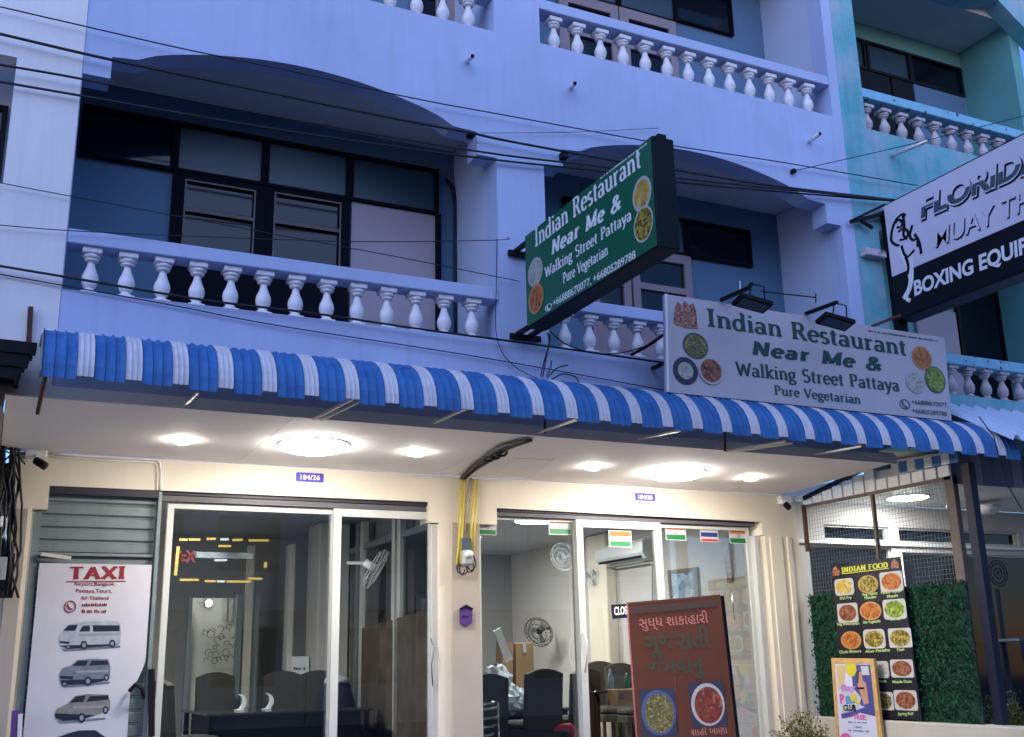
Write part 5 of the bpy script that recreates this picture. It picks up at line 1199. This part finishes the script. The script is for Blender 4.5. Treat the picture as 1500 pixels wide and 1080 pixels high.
# ================================================================== red standing banner in front of the right shop
RB = thing('red_standing_banner', 'rust red standing banner with script and two dish photos in front of the right shop', 'banner', (6, 9.5, .14))
A = PY(918, 885, 9.75); Bq = PY(1055, 873, 9.05); Cq = PY(933, 1079, 9.75)
u = (Bq-A); v = (A-Cq)
RP = Pl(Cq, u, v)
uB = RP.uv(933, 1079); W_ = u.length; H_ = v.length
crn = RP.q((934.5,1100),(1081,1100),(1055,873),(918,885)); F = lambda x, y, h: RP.pt(x, y, h)
G().poly(F, crn, -.02, 0).obj('banner_board', M['redbanner'], RB)
G().obb(RP.pt(*RP.uv(918.5,885), .0), RP.pt(*RP.uv(934,1100), .0), .012, .012, (0,1,0)).obj('edge_trim', M['maroonink'], RB)
G().obb(RP.pt(*RP.uv(1056,873), -.02), RP.pt(*RP.uv(1081,1100), -.02), .03, .05, (0,1,0)).obj('edge_bar', M['black'], RB)
G().obb(RP.pt(*RP.uv(918,884.5), -.01), RP.pt(*RP.uv(1055,872.5), -.01), .025, .02).obj('edge_bar', M['rust'], RB)
for px in (950, 1050): p = RP.pt(*RP.uv(px, 1040), -.1); G().obb(RP.pt(*RP.uv(px, 1000), -.03), (p.x+.25, p.y+.35, .445), .03, .03).obj('stand_leg', M['black'], RB)
h = .004
dk = M['darkink']
G().poly(F, RP.q((926,890),(1050,880),(1050,889),(928,900)), h, h+.001).obj('header_strip', mat('dark_banner_strip', (.035,.03,.028), .5), RB)
dashline(RP, (932,897), (1044,886.5), .03, 26, M['redbanner'], RB, h=h+.002, seed=9)
sanstext(RP, 'સુધ્ધ શાકાહારી', (937,920), (1038,912), (937,906), M['maroonink'], RB, bold=.006, h=h)
sanstext(RP, 'ગૂજરાતી', (945,955), (1042,948), (945,930), dk, RB, bold=.018, h=h)
sanstext(RP, 'જેમવાનુ', (951,990), (1032,984), (951,967), dk, RB, bold=.018, h=h)
sanstext(RP, 'શાહી ખાણા', (1013,1078), (1066,1074), (1013,1068), M['maroonink'], RB, bold=.01, h=h)
def sqdish(c, rx, ry, rim, food):
    b = G().poly(F, rrect(RP, c, rx, ry, .15), h, h+.0008).obj('photo_print', RIMB, RB)
    G().poly(F, ell(RP, (c[0], c[1]), rx*.95, ry*.95, 24), h+.001, h+.0016).obj('bowl_print', rim, b)
    G().poly(F, ell(RP, (c[0]+1, c[1]+1), rx*.80, ry*.82, 24), h+.0018, h+.0024).obj('food_print', food, b)
sqdish((965,1044), 27, 35, mat('blue_rim_print', (.06,.09,.24), .4, var=0), FD['veg']); sqdish((1037,1032), 26, 33, RIM, FD['red'])
G().poly(F, RP.q((987,990),(990,990),(995,1079),(992,1079)), h, h+.0008).obj('crease', mat('banner_crease', (.15,.028,.022), .5), RB)

# ================================================================== terrace: wire panel, hedge, menu board, post, planter wall
XT = 8.78; TPn = SIDE(XT); F = lambda x, y, h: TPn.pt(x, y, h)
t = thing('planter_wall', 'low cream planter wall below the artificial hedge', 'wall', (XT, 9, .14))
M['ledge'] = mat('cream_planter_paint', (.44,.41,.34), .7, var=.06, streak=.1)
G().bbox(8.66, 8.9, 7.2, 10.19, .0, .905, .012).obj('wall_body', M['ledge'], t); 
G().box(8.92, 14, 7.2, 7.45, 0, .87).obj('wall_return', M['ledge'], t)
t = thing('dark_post', 'tall dark blue square post at the outer end of the hedge panel', 'post', (XT, 7.8, .9))
G().bbox(8.85, 8.94, 7.68, 7.79, .9, 3.45, .006).obj('post_shaft', M['darkblue'], t)
t = thing('brown_post', 'slim brown timber post beside the dark post holding the wire panel', 'post', (XT, 7.9, .9))
G().bbox(8.80, 8.87, 7.86, 7.98, 2.26, 3.34, .006).obj('post_shaft', M['brownpost'], t)
t = thing('wire_mesh_panel', 'square wire mesh panel above the artificial hedge', 'mesh panel', (XT, 9, 2.2)); g = G()
y = 7.98
while y < 10.15: g.obb((8.83, y, 2.2), (8.83, y, 3.32), .0028, .0028, (1,0,0)); y += .046
z = 2.22
while z < 3.32: g.obb((8.834, 7.98, z), (8.834, 10.15, z), .0028, .0028); z += .046
o = g.obj('mesh_wires', M['wire'], t); o['kind'] = 'stuff'
p = TPn.uv(1272, 728); G().obb((8.84, -p[0], 2.25), (8.84, -p[0], 3.32), .035, .035, (1,0,0)).obj('middle_bar', M['brownpost'], t)
G().obb((8.80, 10.14, 2.78), (8.80, 10.14, 3.34), .04, .04, (1,0,0)).obj('end_bar', M['rust'], t)
t = thing('hedge_panel', 'dark green artificial hedge panel behind the menu board', 'hedge panel', (XT, 9, .9))
G().box(8.80, 8.82, 7.86, 10.18, .905, 2.25).obj('backing', M['leafback'], t)
g = G(); rnd = random.Random(2)
for i in range(9500):
    yy = rnd.uniform(7.86, 10.18); zz = rnd.uniform(.92, 2.28); xx = 8.80-rnd.random()**1.6*.07; s = rnd.uniform(.014, .03)
    a, b = rnd.uniform(0, 6.28), rnd.uniform(-.9, .9); d1 = Vector((math.sin(b)*.7, math.cos(a), math.sin(a))).normalized(); d2 = Vector((rnd.uniform(-1, .2), rnd.uniform(-1, 1), rnd.uniform(-1, 1))).normalized()
    c = Vector((xx, yy, zz)); g.add([c-d1*s, c+d2*s*.5, c+d1*s, c-d2*s*.5], [(0,1,2,3)])
o = g.obj('leaves', M['leaf'], t); o['kind'] = 'stuff'
MB_ = thing('menu_board', 'black menu board with fifteen dish photos hung on the hedge panel', 'menu board', (8.72, 9.2, .92))
MP = SIDE(8.715); F = lambda x, y, h: MP.pt(x, y, h)
G().poly(F, MP.q((1217,828),(1318,815.5),(1351,1056),(1238,1048)), -.012, 0).obj('board', M['menublack'], MB_)
h = .003
seriftext(MP, 'INDIAN FOOD', (1233,839), (1302,831), (1233,832), M['yellowink'], MB_, hi=.17, lo=.08, h=h)
G().poly(F, MP.q((1233,841.3),(1302,833.2),(1302,832.2),(1233,840.2)), h, h+.0008).obj('underline', M['yellowink'], MB_)
for c in ((1225,837), (1311,826)): G().poly(F, MP.q((c[0]-5,c[1]+7),(c[0]-5,c[1]-2),(c[0]-1,c[1]-8),(c[0]+2,c[1]-4),(c[0]+6,c[1]-1),(c[0]+6,c[1]+6)), h, h+.001).obj('emblem_print', FD['deity'], MB_)
rows = [((1237,860),15,13,'dal',.5,'mix'), ((1271.8,856),16,14,'mix',0,'mix'), ((1306,852),18,15.5,'orange',.3,0), ((1242,898),16,15,'brown',.3,0), ((1275.5,895),17,14.5,'orange',0,0), ((1310.7,892.5),18,15.5,'greenf',.35,0),
        ((1247,938),16,14,'orange',0,0), ((1281,936),17,15,'mix',.5,0), ((1318.8,934.5),18,15,'mix',.2,0), ((1289,981),14,13,'rice',.4,0), ((1321.5,979.5),18,14,'brown',.3,0), ((1295,1027),15,14,'veg',.3,0), ((1327,1026),18,15.5,'brown',.3,0), ((1250,983),14,13,'dal',0,0), ((1256,1030),14,13,'red',0,0)]
for i, (c, rx, ry, fd, sq, _) in enumerate(rows): dish(MP, c, rx*.95, ry*.95, RIMO if i in (1, 4, 6) else RIM, FD[fd], MB_, h, .86, sq=sq or None)
for s_, a, b in (('Dal Fry',(1231,878.5),(1248,877)), ('Veg Hakka',(1263,873.5),(1286,870.5)), ('Noodles',(1267,878),(1284,876)), ('Paneer Butter',(1291,870.5),(1322,867)), ('Masala',(1300,876),(1316,874)), ('Veg Manchurian',(1226,916.5),(1259,915)), ('Mix Vegetable',(1265,914),(1290,911.5)), ('Green Salad',(1304,909.5),(1320,908)),
        ('Chole Bhature',(1230,957.5),(1262,955.5)), ('Aloo Paratha',(1268,956.5),(1304,954)), ('Thali',(1314,954.5),(1325,953)), ('Pasta',(1287,1000),(1299,999.5)), ('Masala Dosa',(1308,1001),(1336,1000)), ('Spring Roll',(1316,1048),(1338,1047.5))):
    sanstext(MP, s_, a, b, (a[0], a[1]-4.2), M['paleink'], MB_, bold=.02, h=h)
# pool club poster board
PB = thing('pool_club_poster', 'wood framed pool club poster standing in front of the menu board', 'poster', (8.5, 9.4, .14))
PP = SIDE(8.60); F = lambda x, y, h: PP.pt(x, y, h)
o = PP.q((1218,964),(1280,965),(1295,1100),(1227,1100)); i_ = PP.q((1223,972),(1275,972),(1288,1096),(1231,1096))
G().poly(F, o, -.03, .006, [i_]).obj('poster_frame', M['wood'], PB)
G().poly(F, i_, -.02, 0).obj('poster_sheet', mat('lilac_poster_print', (.60,.60,.74), .4, var=.03), PB)
h = .001
def pp(mt, pts, k, nm='poster_print'): G().poly(F, PP.q(*pts), h+k*.0006, h+k*.0006+.0004).obj(nm, mt, PB)
nv = mat('navy_poster_print', (.07,.07,.26), .4, var=0); sand = mat('sand_poster_print', (.60,.44,.22), .4, var=.1); pk = mat('pink_poster_print', (.62,.10,.32), .4, var=0); skin = mat('skin_poster_print', (.52,.28,.20), .4, var=.08, vscale=20); lil = mat('lilac_ink_print', (.45,.22,.55), .4, var=0); ylw = mat('yellow_poster_print', (.62,.55,.03), .4, var=0); sky_ = mat('blue_poster_print', (.10,.26,.55), .4, var=0)
pp(sand, ((1225,975),(1240,975),(1236,1005),(1229,1012)), 1); pp(nv, ((1246,974),(1275,974),(1282,1040),(1262,1034),(1250,1010)), 1)
pp(ylw, ((1241,972),(1248,969),(1254,973),(1255,983),(1251,991),(1245,991),(1240,984)), 3); pp(M['banner'], ((1261,976),(1272,976),(1274,989),(1263,989)), 3)
pp(skin, ((1257,985),(1262,984),(1264,997),(1269,1001),(1271,1015),(1273,1030),(1266,1033),(1262,1020),(1258,1010),(1256,1000)), 4, 'woman_print')
pp(M['stem'], ((1255,984),(1259,983),(1258,1000),(1255,1003)), 5); pp(M['black'], ((1256,1007),(1267,1007),(1266,1010),(1257,1010)), 5)
pp(M['banner'], ((1230,1018),(1238,1008),(1252,1010),(1262,1022),(1258,1040),(1234,1044)), 5); pp(sky_, ((1240,1026),(1250,1023),(1254,1030),(1240,1032)), 6)
pp(nv, ((1232,1046),(1250,1042),(1270,1035),(1284,1040),(1284,1050),(1260,1044),(1248,1050),(1234,1053)), 3)
sanstext(PP, 'Bay', (1233,1013), (1254,1012), (1233,1003), lil, PB, bold=.03, slant=.15, h=h+.005)
sanstext(PP, 'P', (1231,1030), (1238,1030), (1231,1017), pk, PB, bold=.06, h=h+.005); sanstext(PP, 'L', (1254,1031), (1260,1031), (1254,1017), ylw, PB, bold=.05, h=h+.005)
G().poly(F, ell(PP, (1243,1024), 4, 5), h+.005, h+.0055, [[(a*.5+b*.5) for a, b in zip(p, PP.uv(1243,1024))] for p in ell(PP, (1243,1024), 4, 5)] and []).obj('ring_print', sky_, PB)
G().poly(F, ell(PP, (1250,1023), 4, 5), h+.0057, h+.006).obj('ring_print', ylw, PB)
sanstext(PP, 'CLUB', (1236.5,1041), (1255,1041), (1236.5,1032.5), M['darkblue'], PB, bold=.05, h=h+.0065)
sanstext(PP, 'FREE:', (1252,1053.5), (1270,1054.5), (1252,1046.5), pk, PB, bold=.03, h=h+.004)
for a, b, s_ in (((1243,1059),(1271,1060),1), ((1252,1066),(1263,1066.5),2), ((1243,1071),(1274,1073),3)): dashline(PP, a, b, .016, 12, nv, PB, h=h+.003, seed=s_)
G().poly(F, ell(PP, (1240,1084), 9, 10), h+.003, h+.0035).obj('ring_print', pk, PB)

# bushes
def bush(label, cx, cy, n, spread, top_, seed, Y):
    t = thing('potted_bush', label, 'plant', tuple(PY(cx, cy, Y))); rnd = random.Random(seed); g = G(); s = G(); base = PY(cx, cy, Y)
    for i in range(n):
        a = rnd.uniform(0, 6.28); r = spread*rnd.random()**.6; tip = base+Vector((r*math.cos(a), r*.6*math.sin(a), top_*(1-.5*(r/spread)**2)*rnd.uniform(.6, 1)))
        s.tube([base+Vector((r*.2*math.cos(a), 0, -.2)), (base+tip)/2+Vector((0,0,.04)), tip], .003, 4)
        for k in range(16):
            f = rnd.uniform(.35, 1); c = base.lerp(tip, f)+Vector([rnd.uniform(-.05, .05) for _ in range(3)]); q = rnd.uniform(.012, .026)
            d1 = Vector([rnd.uniform(-1, 1) for _ in range(3)]).normalized(); d2 = d1.cross(Vector([rnd.uniform(-1, 1) for _ in range(3)])).normalized(); g.add([c-d1*q, c+d2*q*.45, c+d1*q, c-d2*q*.45], [(0,1,2,3)])
    s.obj('stems', M['stem'], t); o = g.obj('foliage', M['olive'], t)
bush('olive green leafy bush in front of the cream pillar', 1178, 1110, 46, .36, .50, 4, 8.6)
bush('olive green plant at the lower right corner behind the low wall', 1480, 1080, 46, .36, .48, 6, 8.0)

# neighbour terrace lights and the dim objects behind
lamp('terrace_light', 'bright round ceiling light behind the wire mesh', PZ(1330, 733, 3.43), .24, M['lampnb'], 'whiteplastic', 'ceiling lights of the terrace', 3.465)
c = PZ(1440, 742, 3.40); t = thing('terrace_light', 'unlit round ceiling light with a pale arm right of the dark post', 'ceiling light', tuple(c), 'ceiling lights of the terrace')
G().lathe([(-.12,.02),(-.11,.12),(-.07,.2),(0,.23)], 20, tuple(c)).obj('diffuser', M['sheetwhite'], t)
G().obb(c+Vector((-.5,.1,.0)), c+Vector((.1,.1,.02)), .1, .03).obj('arm', M['whiteplastic'], t)
t = thing('dark_canopy', 'dark canopy with scalloped edge at the right border behind the post', 'canopy', tuple(PY(1470, 960, 10.0)))
Yc = 9.9; a = PY(1444, 941, Yc); b = PY(1500, 950, Yc)
g = G(); g.obb((a.x, Yc-.25, a.z+.02), (a.x+1.6, Yc-.25, a.z-.0), .5, .03); g.obj('roof', M['slate'], t)
g = G(); x = a.x
while x < a.x+1.6: g.poly(xz(Yc-.5), [(x, a.z), (x, a.z-.22), (x+.03, a.z-.26), (x+.07, a.z-.26), (x+.1, a.z-.22), (x+.1, a.z)], 0, .01); x += .101
g.obj('scalloped_valance', M['darkblue'], t)
G().obb((a.x+.05, Yc-.2, .44), (a.x+.05, Yc-.2, a.z), .04, .04, (0,1,0)).obj('post', M['darkblue'], t)
t = thing('standing_fan', 'dark round standing fan behind the terrace window at the right border', 'fan', tuple(PY(1462, 840, 10.3))); c = PY(1462, 840, 10.3); g = G()
for r in (.17, .13, .07): g.tube([c+Vector((r*math.cos(a*math.pi/12), 0, r*math.sin(a*math.pi/12))) for a in range(25)], .008, 5)
for a in range(12): g.tube([c, c+Vector((.17*math.cos(a*math.pi/6), 0, .17*math.sin(a*math.pi/6)))], .003, 4)
g.obj('cage', M['darkblue'], t); G().obb(c-Vector((0,-.05,.2)), (c.x, 10.35, .44), .04, .04, (0,1,0)).obj('stand', M['darkblue'], t)
tag(px_tube([(1434,610),(1456,640),(1470,700),(1497,746)], 7.1, .006).obj('hanging_wire', M['rubber']), 'thin black wire hanging in front of the pale awning at the right border', 'wire')

# ================================================================== buildings across the street, seen only as reflections
for i in range(6):
    x = -16+6*i; hgt = (9.5, 8, 10.5, 8.5, 9.5, 8)[i]
    t = thing('opposite_shophouse', ('grey','low dark','tall grey','small low','plain grey','pale grey')[i]+' shophouse across the street behind the camera, number %s from the west' % ('one','two','three','four','five','six')[i], 'building', (x+3, -9, 0))
    G().box(x+.02, x+5.98, -14, -9, 0, hgt).obj('wall', M['opp'], t)
    for fl in range(2):
        for k in range(2): window(t, Pl((0, -8.99, 0), (-1,0,0), (0,0,1)), -(x+.8+2.6*k+1.8), -(x+.8+2.6*k), 1+3*fl, 2.6+3*fl, M['opp'], M['darkpane'], .06, .05)
    G().box(x, x+6, -9, -8, 3.0, 3.15).obj('canopy', M['opp'], t)
